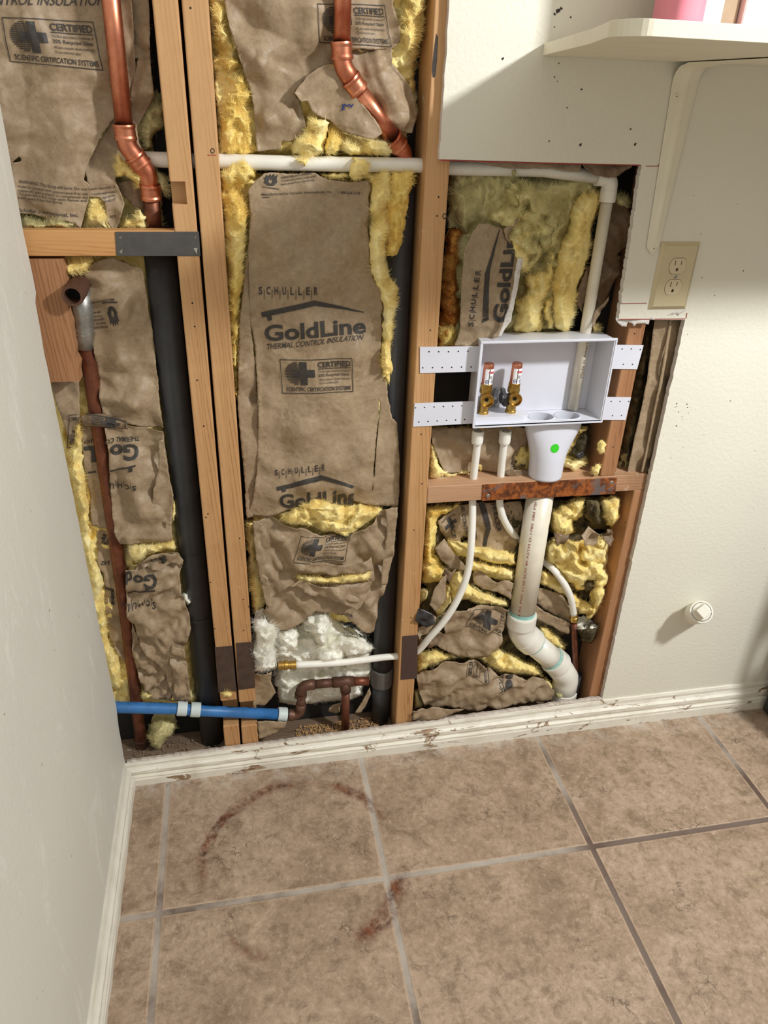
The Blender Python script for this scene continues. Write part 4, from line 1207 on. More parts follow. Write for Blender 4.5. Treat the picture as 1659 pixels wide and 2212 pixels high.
# lower torn panel
lp = cJ((305, 915), (345, 912), (440, 905), (520, 935), (620, 962), (700, 965), (800, 1005), (900, 1012), (985, 1055), (1060, 1005), (1130, 972), (1200, 915), (1285, 832), (1378, 815), (1368, 900), (1345, 1000), (1340, 1180), (1300, 1330), (1292, 1390), (1230, 1540), (1202, 1745), (1170, 1750), (1080, 1700), (1000, 1640), (900, 1600), (820, 1590), (760, 1560), (670, 1650), (550, 1715), (500, 1702), (440, 1690), (370, 1600), (400, 1530), (390, 1450), (370, 1310), (325, 1200), (310, 1000))
o, sf = sheet('paper_facing', lp, .034, M['paper'], b, .013, .065, ctrl=cJ((700, 1100, .014), (500, 1100, .022), (900, 1150, .012), (1150, 1100, .022), (700, 1500, .026), (1000, 1450, .012), (450, 1400, .036), (1150, 1600, .022), (480, 1600, .026)), curl=.007)
pr = Print(sf)
seal(pr, cJ((596, 1205), (990, 1215), (1030, 1010), (655, 1015)))
pr.done('printed_seal', o)
pr = Print(sf)
pr.text('heat away from', cJ((910, 1625), (1040, 1640), (1042, 1610), (910, 1600)), .01)
pr.done('printed_warning', o)
o, sf = sheet('paper_fold', cJ((580, 1390), (640, 1370), (760, 1400), (900, 1402), (1040, 1400), (1180, 1372), (1172, 1430), (1130, 1500), (1100, 1545), (1060, 1562), (980, 1540), (880, 1500), (760, 1480), (660, 1440)), .008, M['paper'], b, .009, .05, curl=.008)
pr = Print(sf); 
sheet('paper_fold', cJ((690, 1215), (800, 1235), (940, 1240), (1080, 1220), (1180, 1180), (1190, 1260), (1080, 1300), (900, 1318), (760, 1305), (680, 1270)), .010, M['paper'], b, .008, .05, curl=.006)
sheet('paper_flange', cJ((300, 920), (365, 930), (375, 1000), (350, 1050), (400, 1230), (370, 1310), (410, 1330), (440, 1560), (400, 1560), (360, 1400), (330, 1250), (305, 1050)), .02, M['paper'], b, .006, .05)
sheet('paper_flange', cJ((1290, 835), (1380, 815), (1368, 960), (1345, 1180), (1300, 1390), (1250, 1380), (1270, 1200), (1300, 1000)), .02, M['paper'], b, .006, .05)
wool('torn_tuft', cJ((600, 1335), (660, 1312), (780, 1330), (900, 1325), (1080, 1298), (1172, 1268), (1185, 1320), (1170, 1372), (1040, 1398), (900, 1395), (760, 1392), (650, 1372)), .004, .05, M['wool'], b, rim=16, fuzz=900, rough=.012)

# white wool stuffed around the pipes
b = batt('wad of white glass wool stuffed around the pipes at the foot of the centre bay', 690, 1510, cat='insulation', name='white_wool_wad')
wool('wool_body', cK((240, 330), (440, 260), (560, 270), (630, 210), (720, 140), (800, 150), (870, 200), (950, 260), (1080, 310), (1170, 400), (1170, 480), (1190, 600), (1150, 690), (1100, 690), (1100, 800), (1000, 840), (890, 840), (760, 850), (670, 865), (560, 880), (450, 850), (410, 680), (420, 560)), .062, .1, M['wool_white'], b, rim=30, fuzz=1000, rough=.014)
wool('torn_tuft', cK((190, 430), (245, 360), (250, 210), (330, 195), (420, 270), (440, 340), (410, 400), (430, 520), (420, 590), (300, 635), (250, 590), (210, 470)), .0, .06, M['wool_white'], b, rim=30, fuzz=1500, rough=.018, hair=.022)
wool('torn_tuft', cK((420, 300), (560, 268), (610, 330), (600, 420), (520, 520), (440, 500), (410, 400)), .02, .07, M['wool_white'], b, rim=24, fuzz=600, rough=.016)
wool('torn_tuft', cK((620, 215), (720, 140), (820, 170), (860, 260), (830, 340), (810, 420), (760, 440), (700, 330), (640, 300)), .008, .07, M['wool_white'], b, rim=26, fuzz=800, rough=.02)
wool('torn_tuft', cK((900, 340), (1000, 330), (1120, 390), (1180, 430), (1150, 470), (1040, 505), (960, 500), (880, 440)), .022, .07, M['wool_white'], b, rim=22, fuzz=600, rough=.012)
wool('torn_tuft', cK((730, 400), (860, 380), (960, 340), (980, 420), (940, 540), (870, 560), (780, 560), (740, 500)), .024, .06, M['wool_white'], b, rim=18, fuzz=500, rough=.012)
# ===== right bay, above the valve box =====
b = batt('dusty insulation batt above the white valve box, with a rust stained left edge', 1110, 720)
wool('wool_body', cC((215, 1380), (240, 1000), (268, 600), (280, 215), (480, 190), (690, 170), (770, 200), (960, 215), (1160, 225), (1285, 280), (1275, 420), (1180, 700), (1130, 950), (1080, 1280), (700, 1310), (420, 1380)), .066, .1, M['wool_grey'], b, rim=30, fuzz=900, rough=.02, fs_=.05)
wool('wool_fold', cC((285, 330), (440, 250), (640, 260), (660, 350), (560, 470), (430, 560), (400, 640), (330, 560), (300, 450)), .052, .09, M['wool_grey'], b, rim=30, fuzz=300, rough=.012, fs_=.06)
wool('wool_fold', cC((660, 330), (700, 280), (780, 270), (880, 330), (960, 420), (1040, 480), (1060, 560), (1000, 640), (1010, 720), (900, 760), (840, 870), (740, 900), (700, 780), (640, 600), (520, 540), (560, 470), (640, 420)), .024, .085, M['wool_pale'], b, rim=30, fuzz=1100, rough=.042, fs_=.05)
wool('wool_fold', cC((660, 330), (700, 285), (770, 280), (840, 330), (860, 420), (800, 470), (720, 480), (660, 430)), .012, .07, M['wool_pale'], b, rim=26, fuzz=400, rough=.03, fs_=.04)
wool('wool_fold', cC((860, 560), (960, 500), (1050, 560), (1000, 650), (990, 720), (900, 745), (860, 680)), .03, .07, M['wool_grey'], b, rim=22, fuzz=400, rough=.03, fs_=.03)
wool('wool_fold', cC((680, 560), (760, 520), (820, 620), (860, 760), (800, 880), (740, 900), (690, 780), (660, 640)), .016, .07, M['wool'], b, rim=26, fuzz=500, rough=.018)
wool('wool_roll', cC((1180, 345), (1282, 352), (1272, 450), (1225, 600), (1218, 720), (1180, 880), (1132, 1000), (1112, 1180), (1072, 1270), (1030, 1292), (970, 1250), (958, 1150), (948, 950), (1000, 750), (1060, 600), (1085, 450)), .016, .085, M['wool'], b, rim=34, fuzz=1300, rough=.013, folds=.006)
wool('wool_fold', cC((790, 900), (920, 880), (960, 740), (985, 760), (965, 1000), (895, 1080), (900, 1250), (880, 1290), (700, 1290), (715, 1080), (780, 1030)), .02, .08, M['wool'], b, rim=28, fuzz=800, rough=.018)
wool('wool_fold', cC((900, 1080), (955, 1040), (975, 1250), (935, 1270), (905, 1180)), .03, .08, M['wool'], b, rim=14, fuzz=200)
wool('stained_edge', cC((268, 620), (300, 600), (350, 585), (356, 640), (330, 700), (345, 800), (330, 880), (350, 1000), (345, 1100), (352, 1170), (335, 1260), (300, 1385), (205, 1385), (222, 1150), (236, 900), (255, 740)), .040, .085, M['wool_stained'], b, rim=22, fuzz=600, rough=.02, label='rust stained edge of the glass wool')
wool('wool_fold', cC((210, 1240), (320, 1230), (340, 1320), (310, 1385), (205, 1385)), .04, .08, M['wool_gold'], b, rim=18, fuzz=300)
o, sf = sheet('paper_facing', cC((478, 560), (540, 562), (632, 596), (650, 660), (700, 705), (722, 790), (745, 850), (715, 1000), (690, 1150), (650, 1230), (600, 1312), (540, 1320), (500, 1335), (460, 1372), (310, 1374), (345, 1280), (352, 1150), (356, 1000), (366, 900), (376, 740), (428, 630)), .024, M['paper'], b, .006, .07,
              ctrl=cC((500, 900, .012), (520, 700, .018), (420, 1200, .018), (600, 1100, .012), (420, 1330, .03)), curl=.004)
pr = Print(sf)
for i, ch in enumerate('SCHULLER'):
    x0, y0 = 436+i*6.6, 1245-i*49
    pr.text(ch, cC((x0, y0), (x0+4, y0-31), (x0-30, y0-35), (x0-36, y0-4)), .02)
    if i < 7: pr.poly([rect(0, 0, 1, 1)], cC((x0+18, y0-41), (x0+18, y0-44), (x0-24, y0-46), (x0-24, y0-43)))
pr.poly([[(0, 0), (1, 0), (1, 1), (0, 1)]], cC((535, 1180), (545, 870), (512, 890), (500, 1180)))
pr.poly([[(0, 0), (1, 0), (1, 1), (0, 1)]], cC((545, 870), (612, 600), (606, 600), (512, 890)))
pr.poly([rect(0, 0, 1, 1)], cC((492, 1222), (500, 1195), (535, 1180), (540, 1200)))
pr.clip = cC((540, 1260), (540, 600), (650, 640), (706, 705), (728, 790), (720, 960), (695, 1140), (640, 1240))
pr.text('GoldLine', cC((662, 1225), (730, 545), (660, 560), (556, 1210)), .035)
pr.done('printed_logo', o)
o, sf = sheet('torn_strip', cC((762, 788), (752, 880), (735, 960), (722, 1050), (695, 1150), (690, 1210), (650, 1260), (615, 1312), (596, 1312), (640, 1220), (676, 1100), (700, 1000), (712, 900), (732, 792)), .006, M['gypsum'], b, .004, .03, label='torn strip coated white')
o, sf = sheet('paper_flap', cC((640, 600), (680, 560), (740, 520), (730, 550), (690, 600), (670, 640), (690, 700), (650, 660)), .018, M['paper'], b, .004, .03)
sheet('paper_flap', cC((1355, 410), (1372, 400), (1475, 450), (1478, 700), (1400, 770), (1440, 795), (1400, 880), (1340, 1050), (1240, 1170), (1215, 1240), (1200, 1100), (1260, 900), (1320, 650)), .06, M['paper_dark'], b, .010, .05)
sheet('paper_flap', cC((1180, 880), (1215, 840), (1200, 1000), (1160, 1150), (1130, 1100), (1112, 1060)), .05, M['paper_dark'], b, .006, .05)
sheet('paper_flap', cC((1215, 1250), (1250, 1150), (1300, 1100), (1340, 1040), (1320, 1120), (1270, 1180), (1240, 1230)), .03, M['paper'], b, .006, .03)
wool('torn_tuft', cC((1365, 380), (1400, 365), (1450, 375), (1475, 440), (1470, 470), (1380, 430)), .05, .09, M['wool_grey'], b, rim=10, fuzz=200)
wool('torn_tuft', cC((1220, 1225), (1265, 1230), (1282, 1290), (1215, 1290)), .04, .08, M['wool'], b, rim=10, fuzz=120)
sheet('torn_paper_flap', cC((380, 150), (700, 150), (1160, 165), (1150, 218), (1060, 215), (940, 195), (760, 200), (660, 195), (560, 180), (520, 165)), .028, M['paper'], b, .004, .05)
wool('torn_tuft', cC((690, 170), (760, 175), (770, 210), (700, 260), (680, 330), (650, 360), (670, 250)), .03, .07, M['wool_grey'], b, rim=12, fuzz=250)
sheet('torn_paper_flap', cC((1155, 160), (1495, 165), (1480, 190), (1400, 245), (1330, 258), (1240, 240), (1190, 205)), .022, M['paper_dark'], b, .006, .04)

# ===== right bay, behind the valve box and the pipes just below it =====
b = batt('kraft faced insulation visible between the white valve box and the block below', 1120, 1020)
wool('wool_body', cD((150, 690), (1200, 690), (1190, 880), (1170, 960), (1100, 990), (160, 1030)), .07, .1, M['wool'], b, fuzz=300)
o, sf = sheet('paper_facing', cD((160, 700), (400, 695), (800, 690), (815, 800), (812, 900), (790, 960), (640, 985), (430, 990), (240, 975), (195, 870), (160, 780)), .056, M['paper'], b, .009, .06, ctrl=cD((400, 830, .046), (600, 850, .046)))
pr = Print(sf)
pr.text('TH', cD((682, 950), (680, 918), (705, 916), (708, 950)), .015)
pr.text('C', cD((785, 880), (790, 955), (722, 945), (735, 890)), .05)
pr.done('printed_logo', o)
sheet('paper_fold', cD((690, 960), (800, 975), (830, 1010), (800, 1030), (690, 1025), (640, 990)), .04, M['paper_dark'], b, .004, .03)
wool('torn_tuft', cD((145, 800), (175, 780), (200, 880), (240, 960), (330, 980), (420, 955), (415, 1000), (220, 1025), (140, 1045), (150, 950)), .036, .08, M['wool'], b, rim=16, fuzz=500)
wool('torn_tuft', cD((1035, 880), (1100, 900), (1180, 880), (1195, 930), (1150, 960), (1080, 985), (1030, 950)), .03, .08, M['wool'], b, rim=16, fuzz=300)
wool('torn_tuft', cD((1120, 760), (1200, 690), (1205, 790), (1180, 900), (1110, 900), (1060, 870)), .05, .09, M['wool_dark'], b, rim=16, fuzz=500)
wool('torn_tuft', cD((1130, 690), (1200, 680), (1190, 715), (1130, 745)), .04, .08, M['wool'], b, rim=8, fuzz=120)
sheet('backing_scrap', cD((1118, 868), (1165, 845), (1185, 880), (1130, 895)), .02, M['foil'], b, .003, .03)

# ===== right bay, below the block =====
b = batt('torn and slumped insulation batt below the rusty plate, around the drain pipe', 1060, 1540)
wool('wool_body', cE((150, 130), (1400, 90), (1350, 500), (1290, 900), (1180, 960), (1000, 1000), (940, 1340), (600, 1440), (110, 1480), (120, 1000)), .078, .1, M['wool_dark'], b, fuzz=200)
wool('wool_fold', cE((185, 165), (300, 150), (405, 145), (335, 195), (255, 240), (245, 400), (232, 450), (285, 545), (335, 585), (262, 642), (150, 655), (160, 430), (172, 260)), .028, .085, M['wool_gold'], b, rim=28, fuzz=1000, rough=.016, folds=.004)
o, sf = sheet('paper_facing', cE((395, 145), (560, 135), (790, 130), (805, 230), (775, 330), (742, 470), (600, 444), (460, 412), (310, 372), (262, 300), (246, 242), (330, 192)), .070, M['paper'], b, .008, .06, ctrl=cE((600, 250, .064), (400, 280, .056)))
pr = Print(sf)
pr.poly([[(0, 0), (1, 0), (1, 1), (0, 1)]], cE((515, 135), (552, 135), (588, 290), (556, 300)))
pr.poly([[(0, 0), (1, 0), (1, 1), (0, 1)]], cE((556, 300), (588, 290), (558, 410), (538, 405)))
for i, ch in enumerate('HULLER'):
    x0, y0 = 596+i*6, 140+i*31
    pr.text(ch, cE((x0, y0), (x0+4, y0+20), (x0+30, y0+16), (x0+27, y0-4)), .02)
    if i < 5: pr.poly([rect(0, 0, 1, 1)], cE((x0-4, y0+24), (x0-4, y0+27), (x0+36, y0+22), (x0+36, y0+19)))
pr.text('IEL CONTROL', cE((395, 150), (440, 385), (462, 380), (418, 146)), .01, .2)
pr.text('G', cE((500, 300), (500, 370), (470, 372), (470, 300)), .05)
pr.poly([rect(.1, .4, .9, .7), rect(.4, .1, .65, 1), rect(0, 0, 1, .05)], cE((270, 250), (360, 200), (400, 280), (300, 320)))
pr.text('CE', cE((330, 300), (350, 365), (375, 360), (360, 300)), .02)
pr.done('printed_logo', o)
sheet('paper_fold', cE((234, 430), (300, 372), (345, 440), (432, 545), (420, 570), (340, 565), (275, 505)), .034, M['paper'], b, .008, .05)
wool('torn_tuft', cE((310, 370), (365, 385), (480, 412), (600, 432), (752, 462), (755, 535), (600, 522), (470, 482), (385, 482), (335, 432)), .022, .07, M['wool'], b, rim=18, fuzz=700, rough=.012)
wool('torn_tuft', cE((425, 490), (560, 518), (700, 555), (745, 560), (742, 640), (620, 625), (500, 585), (440, 550)), .03, .08, M['wool'], b, rim=18, fuzz=500, rough=.012)
sheet('paper_fold', cE((485, 575), (620, 628), (742, 658), (720, 755), (600, 702), (490, 665)), .036, M['paper'], b, .010, .05)
wool('torn_tuft', cE((330, 590), (390, 568), (425, 620), (505, 680), (600, 728), (705, 768), (704, 812), (560, 802), (440, 762), (350, 772), (322, 700)), .02, .08, M['wool'], b, rim=22, fuzz=800, rough=.015)
wool('torn_tuft', cE((300, 660), (345, 670), (345, 780), (290, 840), (250, 870), (240, 830), (290, 760)), .02, .07, M['wool'], b, rim=10, fuzz=200)
sheet('paper_fold', cE((265, 625), (312, 598), (305, 740), (240, 832), (203, 792), (225, 690)), .008, M['paper'], b, .005, .05, curl=.004)
sheet('paper_fold', cE((300, 540), (340, 580), (380, 560), (350, 600), (320, 640), (280, 600)), .022, M['paper_dark'], b, .005, .04)
wool('torn_tuft', cE((142, 690), (195, 700), (190, 740), (142, 790)), .035, .08, M['wool'], b, rim=10, fuzz=150)
sheet('backing_scrap', cE((108, 885), (140, 825), (225, 850), (232, 890), (180, 925), (130, 915)), .004, M['foil'], b, .010, .04)
sheet('paper_fold', cE((128, 820), (200, 838), (250, 880), (225, 950), (135, 1010), (125, 960), (190, 915), (220, 865), (150, 840)), .012, M['paper'], b, .008, .04)
o, sf = sheet('paper_facing', cE((285, 830), (440, 788), (560, 788), (695, 795), (700, 900), (665, 980), (635, 1140), (520, 1115), (380, 1102), (218, 1062), (300, 975), (280, 890)), .036, M['paper'], b, .011, .06, ctrl=cE((500, 900, .022), (420, 1050, .02), (570, 1050, .022)), curl=.004)
pr = Print(sf); pr.clip = cE((430, 800), (692, 800), (690, 900), (660, 985), (430, 985))
seal(pr, cE((438, 945), (805, 1010), (830, 850), (470, 800)))
pr.done('printed_seal', o)
sheet('paper_fold', cE((130, 1010), (215, 960), (300, 975), (240, 1060), (135, 1090)), .02, M['paper_dark'], b, .012, .03)
wool('torn_tuft', cE((125, 1095), (230, 1070), (380, 1110), (520, 1112), (640, 1060), (765, 1120), (900, 1180), (935, 1262), (800, 1242), (640, 1232), (520, 1142), (400, 1132), (300, 1160), (125, 1225)), .024, .08, M['wool'], b, rim=22, fuzz=1000, rough=.014)
o, sf = sheet('paper_facing', cE((118, 1250), (300, 1152), (430, 1142), (520, 1152), (640, 1235), (800, 1250), (930, 1262), (1002, 1340), (980, 1402), (880, 1412), (640, 1440), (420, 1472), (390, 1440), (172, 1442), (130, 1335)), .030, M['paper'], b, .013, .055, ctrl=cE((300, 1300, .012), (600, 1340, .012), (800, 1330, .018), (450, 1220, .018)), curl=.004)
pr = Print(sf); pr.clip = cE((430, 1145), (520, 1155), (620, 1215), (800, 1252), (800, 1420), (430, 1420))
seal(pr, cE((600, 1050), (572, 1292), (432, 1240), (455, 1010)))
pr.done('printed_seal', o)
pr = Print(sf); pr.clip = cE((640, 1215), (800, 1252), (800, 1420), (600, 1420))
pr.text('INSULATION', cE((680, 1120), (640, 1345), (662, 1350), (704, 1125)), .01, .2)
pr.text('Line', cE((740, 1110), (665, 1335), (735, 1320), (790, 1130)), .05)
pr.done('printed_logo', o)
sheet('paper_fold', cE((92, 1465), (200, 1448), (420, 1456), (392, 1482), (280, 1510), (200, 1522), (98, 1532)), .004, M['paper'], b, .006, .05)
# wool to the right of the drain pipe
wool('wool_fold', cE((985, 180), (1060, 150), (1150, 105), (1210, 110), (1200, 180), (1180, 230), (1120, 250), (1120, 330), (1060, 370), (1000, 330), (978, 260)), .018, .08, M['wool'], b, rim=24, fuzz=900, rough=.02)
wool('wool_fold', cE((1280, 110), (1390, 92), (1430, 110), (1432, 160), (1420, 250), (1372, 300), (1330, 280), (1300, 200)), .016, .08, M['wool'], b, rim=24, fuzz=700, rough=.018)
wool('sooty_tuft', cE((1195, 110), (1285, 105), (1310, 200), (1300, 280), (1240, 270), (1185, 220)), .022, .07, M['wool_dark'], b, rim=14, fuzz=400, rough=.018)
wool('wool_fold', cE((940, 400), (1000, 360), (1090, 370), (1160, 390), (1290, 350), (1375, 310), (1352, 450), (1342, 560), (1352, 640), (1300, 700), (1240, 690), (1160, 700), (1080, 640), (1000, 560), (938, 510)), .024, .085, M['wool'], b, rim=30, fuzz=1400, rough=.026, fs_=.045)
wool('wool_fold', cE((1160, 420), (1260, 400), (1340, 420), (1330, 520), (1230, 540), (1160, 510)), .006, .06, M['wool'], b, rim=22, fuzz=500, rough=.018)
wool('wool_fold', cE((1250, 560), (1340, 560), (1352, 640), (1320, 680), (1342, 690), (1300, 790), (1235, 880), (1205, 905), (1225, 850), (1262, 760), (1240, 700), (1260, 650)), .016, .06, M['wool'], b, rim=16, fuzz=700, rough=.012)
wool('sooty_tuft', cE((1175, 640), (1260, 630), (1255, 690), (1200, 715)), .03, .07, M['wool_dark'], b, rim=10, fuzz=200)
sheet('paper_scrap', cE((1160, 332), (1222, 290), (1250, 310), (1282, 330), (1270, 402), (1192, 412), (1172, 380)), .0, M['paper'], b, .008, .04, curl=.006)
sheet('paper_scrap', cE((1000, 330), (1060, 340), (1095, 330), (1060, 400), (1010, 405)), .02, M['paper_dark'], b, .008, .03)
sheet('paper_scrap', cE((1330, 300), (1370, 310), (1380, 370), (1350, 410), (1320, 370)), .02, M['paper_dark'], b, .008, .03)
wool('torn_tuft', cE((918, 560), (1040, 615), (1150, 740), (1285, 800), (1272, 865), (1160, 842), (1050, 725), (900, 650)), .038, .08, M['wool'], b, rim=16, fuzz=600, rough=.012)
sheet('paper_fold', cE((895, 680), (1050, 725), (1110, 800), (1105, 900), (1000, 860), (885, 785)), .056, M['paper'], b, .010, .05)
sheet('paper_fold', cE((878, 790), (1000, 862), (1095, 900), (1092, 985), (980, 930), (870, 862)), .048, M['paper'], b, .008, .05)
wool('sooty_tuft', cE((1150, 932), (1220, 905), (1292, 905), (1285, 1000), (1232, 1042), (1168, 1022)), .02, .07, M['wool_dark'], b, rim=14, fuzz=500, rough=.012)
wool('torn_tuft', cE((1140, 925), (1230, 915), (1280, 925), (1250, 960), (1180, 965)), .016, .06, M['wool_white'], b, rim=8, fuzz=250, rough=.008)
wool('torn_tuft', cE((880, 905), (960, 930), (1075, 1050), (1060, 1090), (1000, 1060), (930, 1010)), .055, .09, M['wool'], b, rim=14, fuzz=300)
wool('torn_tuft', cE((1000, 1340), (1060, 1340), (1092, 1390), (1060, 1420), (985, 1410)), .03, .07, M['wool_grey'], b, rim=12, fuzz=250)
wool('torn_tuft', cE((920, 1230), (980, 1290), (1010, 1340), (1000, 1360), (950, 1300)), .03, .07, M['wool'], b, rim=8, fuzz=150)
wool('torn_tuft', cE((100, 1340), (130, 1330), (160, 1430), (110, 1460)), .04, .08, M['wool_grey'], b, rim=8, fuzz=150)

# ===== narrow bay right of the reddish stud =====
b = batt('narrow strip of kraft faced insulation between the reddish stud and the cut drywall', 1390, 1020)
g2 = crop(1240, 660, .18992)
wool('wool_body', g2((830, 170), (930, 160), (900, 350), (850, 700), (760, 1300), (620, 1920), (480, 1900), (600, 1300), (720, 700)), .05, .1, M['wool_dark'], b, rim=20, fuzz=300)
wool('torn_tuft', g2((540, 1640), (650, 1640), (610, 1900), (490, 1890)), .045, .08, M['wool_grey'], b, rim=14, fuzz=200)
sheet('paper_facing', g2((915, 160), (1260, 160), (1150, 750), (1010, 1330), (870, 1910), (600, 1922), (670, 1560), (760, 1200), (825, 860), (840, 760), (870, 500), (895, 330)), .028, M['paper'], b, .002, .06, torn=.3, ctrl=g2((1090, 300, .022), (980, 900, .02), (830, 1700, .02), (1100, 900, .04), (920, 1800, .045)))
sheet('paper_flange', g2((1092, 160), (1125, 160), (1000, 900), (880, 1500), (790, 1900), (760, 1900), (850, 1480), (970, 880)), .017, M['paper'], b, .001, .08, torn=.4)
# ------------------------------------------------------------------ pipes
def prad(p, wpx):
    return wpx/2/FPX*float((np.array(p)-CAM)@_f)

def at(pt, y): return P(pt[0], pt[1], y)
def c1(C, x, y): return C((x, y))[0]

# copper vent pipe in the left bay: straight run, hub, two elbows with hubs, tail into the black pipe
def vent(label, pts, r, fittings, parent_pt, tail=None):
    e = empty('copper_pipe', tuple(parent_pt), label, 'pipe')
    return e

def hub(mb, p, d, r, L):
    """flared socket with a bead at each side"""
    lathe(mb, Vector(p)-Vector(d).normalized()*L/2, d, [(0, r*1.02), (0, r*1.17), (L*.12, r*1.2), (L*.3, r*1.13), (L*.72, r*1.13), (L*.86, r*1.22), (L, r*1.2), (L, r*1.02)], 32)

p0 = at((217, -215), .022); p1 = at(c1(cA, 932, 985), .030); p2 = at(c1(cA, 945, 1075), .031); p3 = at(c1(cA, 1030, 1195), .038)
p4 = at(c1(cA, 1100, 1290), .044); p5 = at(c1(cA, 1124, 1430), .052); p6 = at(c1(cA, 1152, 1760), .066)
p6[2] = 1.205
r = .0134
e = empty('copper_pipe', tuple(p6), 'bright copper pipe with two elbows dropping behind the black steel strap at left', 'pipe')
mb = MB(); tube(mb, [p0, p1], r, 32); build(mb, 'upper_pipe', M['copper'], e)
mb = MB()
path = [p1]+bend(p1, p2, p3, .022)+bend(p2, p3+(p4-p3)*.0, p4, .03)+bend(p3, p4, p5, .03)+[p5]
path = [p1]+bend(p1, p2+(p2-p1)*.15, p3, .024, 10)+bend(p3, p4, p5, .028, 10)+[p5]
tube(mb, path, r*1.1, 32)
hub(mb, p1, p2-p1, r*1.08, .022); hub(mb, p3, p4-p3, r*1.08, .02); hub(mb, p5, p6-p5, r*1.08, .024)
build(mb, 'elbow', M['copper'], e)
mb = MB(); tube(mb, [p5, p6], r, 32); build(mb, 'lower_pipe', M['copper_old'], e)

q0 = at(c1(cB, 934, -640), .012); q1 = at(c1(cB, 916, 335), .020); q2 = at(c1(cB, 922, 440), .021); q3 = at(c1(cB, 1000, 560), .026)
q4 = at(c1(cB, 1272, 940), .046); q5 = at(c1(cB, 1325, 1010), .056); q6 = at(c1(cB, 1335, 1120), .064)
e = empty('copper_pipe', tuple(q6), 'bright copper pipe slanting to the right down to the black pipe in the centre bay', 'pipe')
mb = MB(); tube(mb, [q0, q1], r, 32); build(mb, 'upper_pipe', M['copper'], e)
mb = MB(); tube(mb, [q1]+bend(q1, q2, q3, .03, 12)+[q3], r*1.1, 32)
hub(mb, q1, q2-q1, r*1.08, .024); hub(mb, q3, q4-q3, r*1.08, .024)
build(mb, 'elbow', M['copper'], e)
mb = MB(); tube(mb, [q3, q4], r, 32); build(mb, 'slanted_pipe', M['copper'], e)
mb = MB(); tube(mb, [q4]+bend(q4, q5, q6, .02, 10)+[q6], r*1.1, 32); hub(mb, q4, q5-q4, r*1.08, .024)
build(mb, 'lower_elbow', M['copper'], e)

# black drain pipes
mb = MB(); tube(mb, [(.197, .068, .0365), (.197, .068, 1.195)], .0268, 40)
e = build(mb, 'drain_pipe', M['black_pipe'], None, 'wide black drain pipe standing in the left bay', 'pipe')
for z_ in (.585, .415):
    mb = MB(); lathe(mb, (.197, .068, z_), (0, 0, 1), [(0, .0268), (0, .0276), (.004, .0276), (.004, .0268)], 40); build(mb, 'pipe_seam', M['black_pipe'], e)
e = empty('drain_pipe', (.619, .068, .0365), 'slimmer black drain pipe beside the single stud in the centre bay', 'pipe')
x = .6195
mb = MB(); tube(mb, [(x, .068, .21), (x, .068, 1.325)], .0232, 40); build(mb, 'upper_pipe', M['black_pipe'], e)
mb = MB(); lathe(mb, (x, .068, .158), (0, 0, 1), [(0, .0235), (0, .0262), (.003, .0272), (.05, .0272), (.053, .026), (.053, .0235)], 40); build(mb, 'coupling', plain('grey_rubber', lin(92, 88, 84), .7, 0, .1), e, label='grey coupling sleeve')
mb = MB(); tube(mb, [(x, .068, .0365), (x, .068, .16)], .0222, 40); build(mb, 'lower_pipe', M['black_pipe'], e)

# white condensate line: long horizontal run, elbow, drop into the valve box
y = .046
h = [at((300, 347), y), at((600, 352), y), at((900, 353), y), at((985, 359), y), at((1173, 367), y)]
z = 1.3246
hp = [(.235, y+.01, h[0][2]+.001), (h[1][0], y, h[1][2]), (h[2][0], y, h[2][2]-.003), (h[3][0], y, h[3][2]-.003), (h[4][0], y, h[4][2]), (.985, y, z)]
e = empty('condensate_pipe', (1.001, y, .878), 'thin white pipe running across the bays and down into the valve box', 'pipe')
mb = MB(); tube(mb, [(.15, y+.012, h[0][2]+.002)]+hp, .0118, 28); build(mb, 'horizontal_pipe', M['pvc'], e)
mb = MB(); tube(mb, [(.972, y, z+.0004)]+bend((.972, y, z), (1.001, y, z), (1.001, y, 1.285), .014, 10)+[(1.001, y, 1.288)], .0148, 28)
lathe(mb, (1.001, y, 1.284), (0, 0, 1), [(0, .0118), (0, .0152), (.004, .0156), (.02, .0152)], 28)
build(mb, 'elbow', M['pvc'], e)
mb = MB(); tube(mb, [(1.001, y, .8805), (1.001, y, 1.29)], .0112, 28)
vp = build(mb, 'vertical_pipe', M['pvc_old'], e)
def cyl_text(s, ctr, r, z0, z1, a0, h, mat, name, parent, bold=.0, up=True):
    """lettering running along a vertical pipe; a0 = angle of its middle"""
    v, f = text_mesh(s, bold, 0)
    v, f = split_faces(v, f, 1, 3)
    m = MB()
    m.add([(ctr[0]+(r+.0004)*math.cos(a0-(q[1]-.5)*h/r), ctr[1]+(r+.0004)*math.sin(a0-(q[1]-.5)*h/r), z0+(z1-z0)*q[0]) for q in v], f)
    m.fixn = False
    return build(m, name, mat, parent)
cyl_text('Made in America', (1.001, y), .0112, .951, 1.035, math.radians(-80), .0065, M['ink_faint'], 'printed_text', vp, .0)

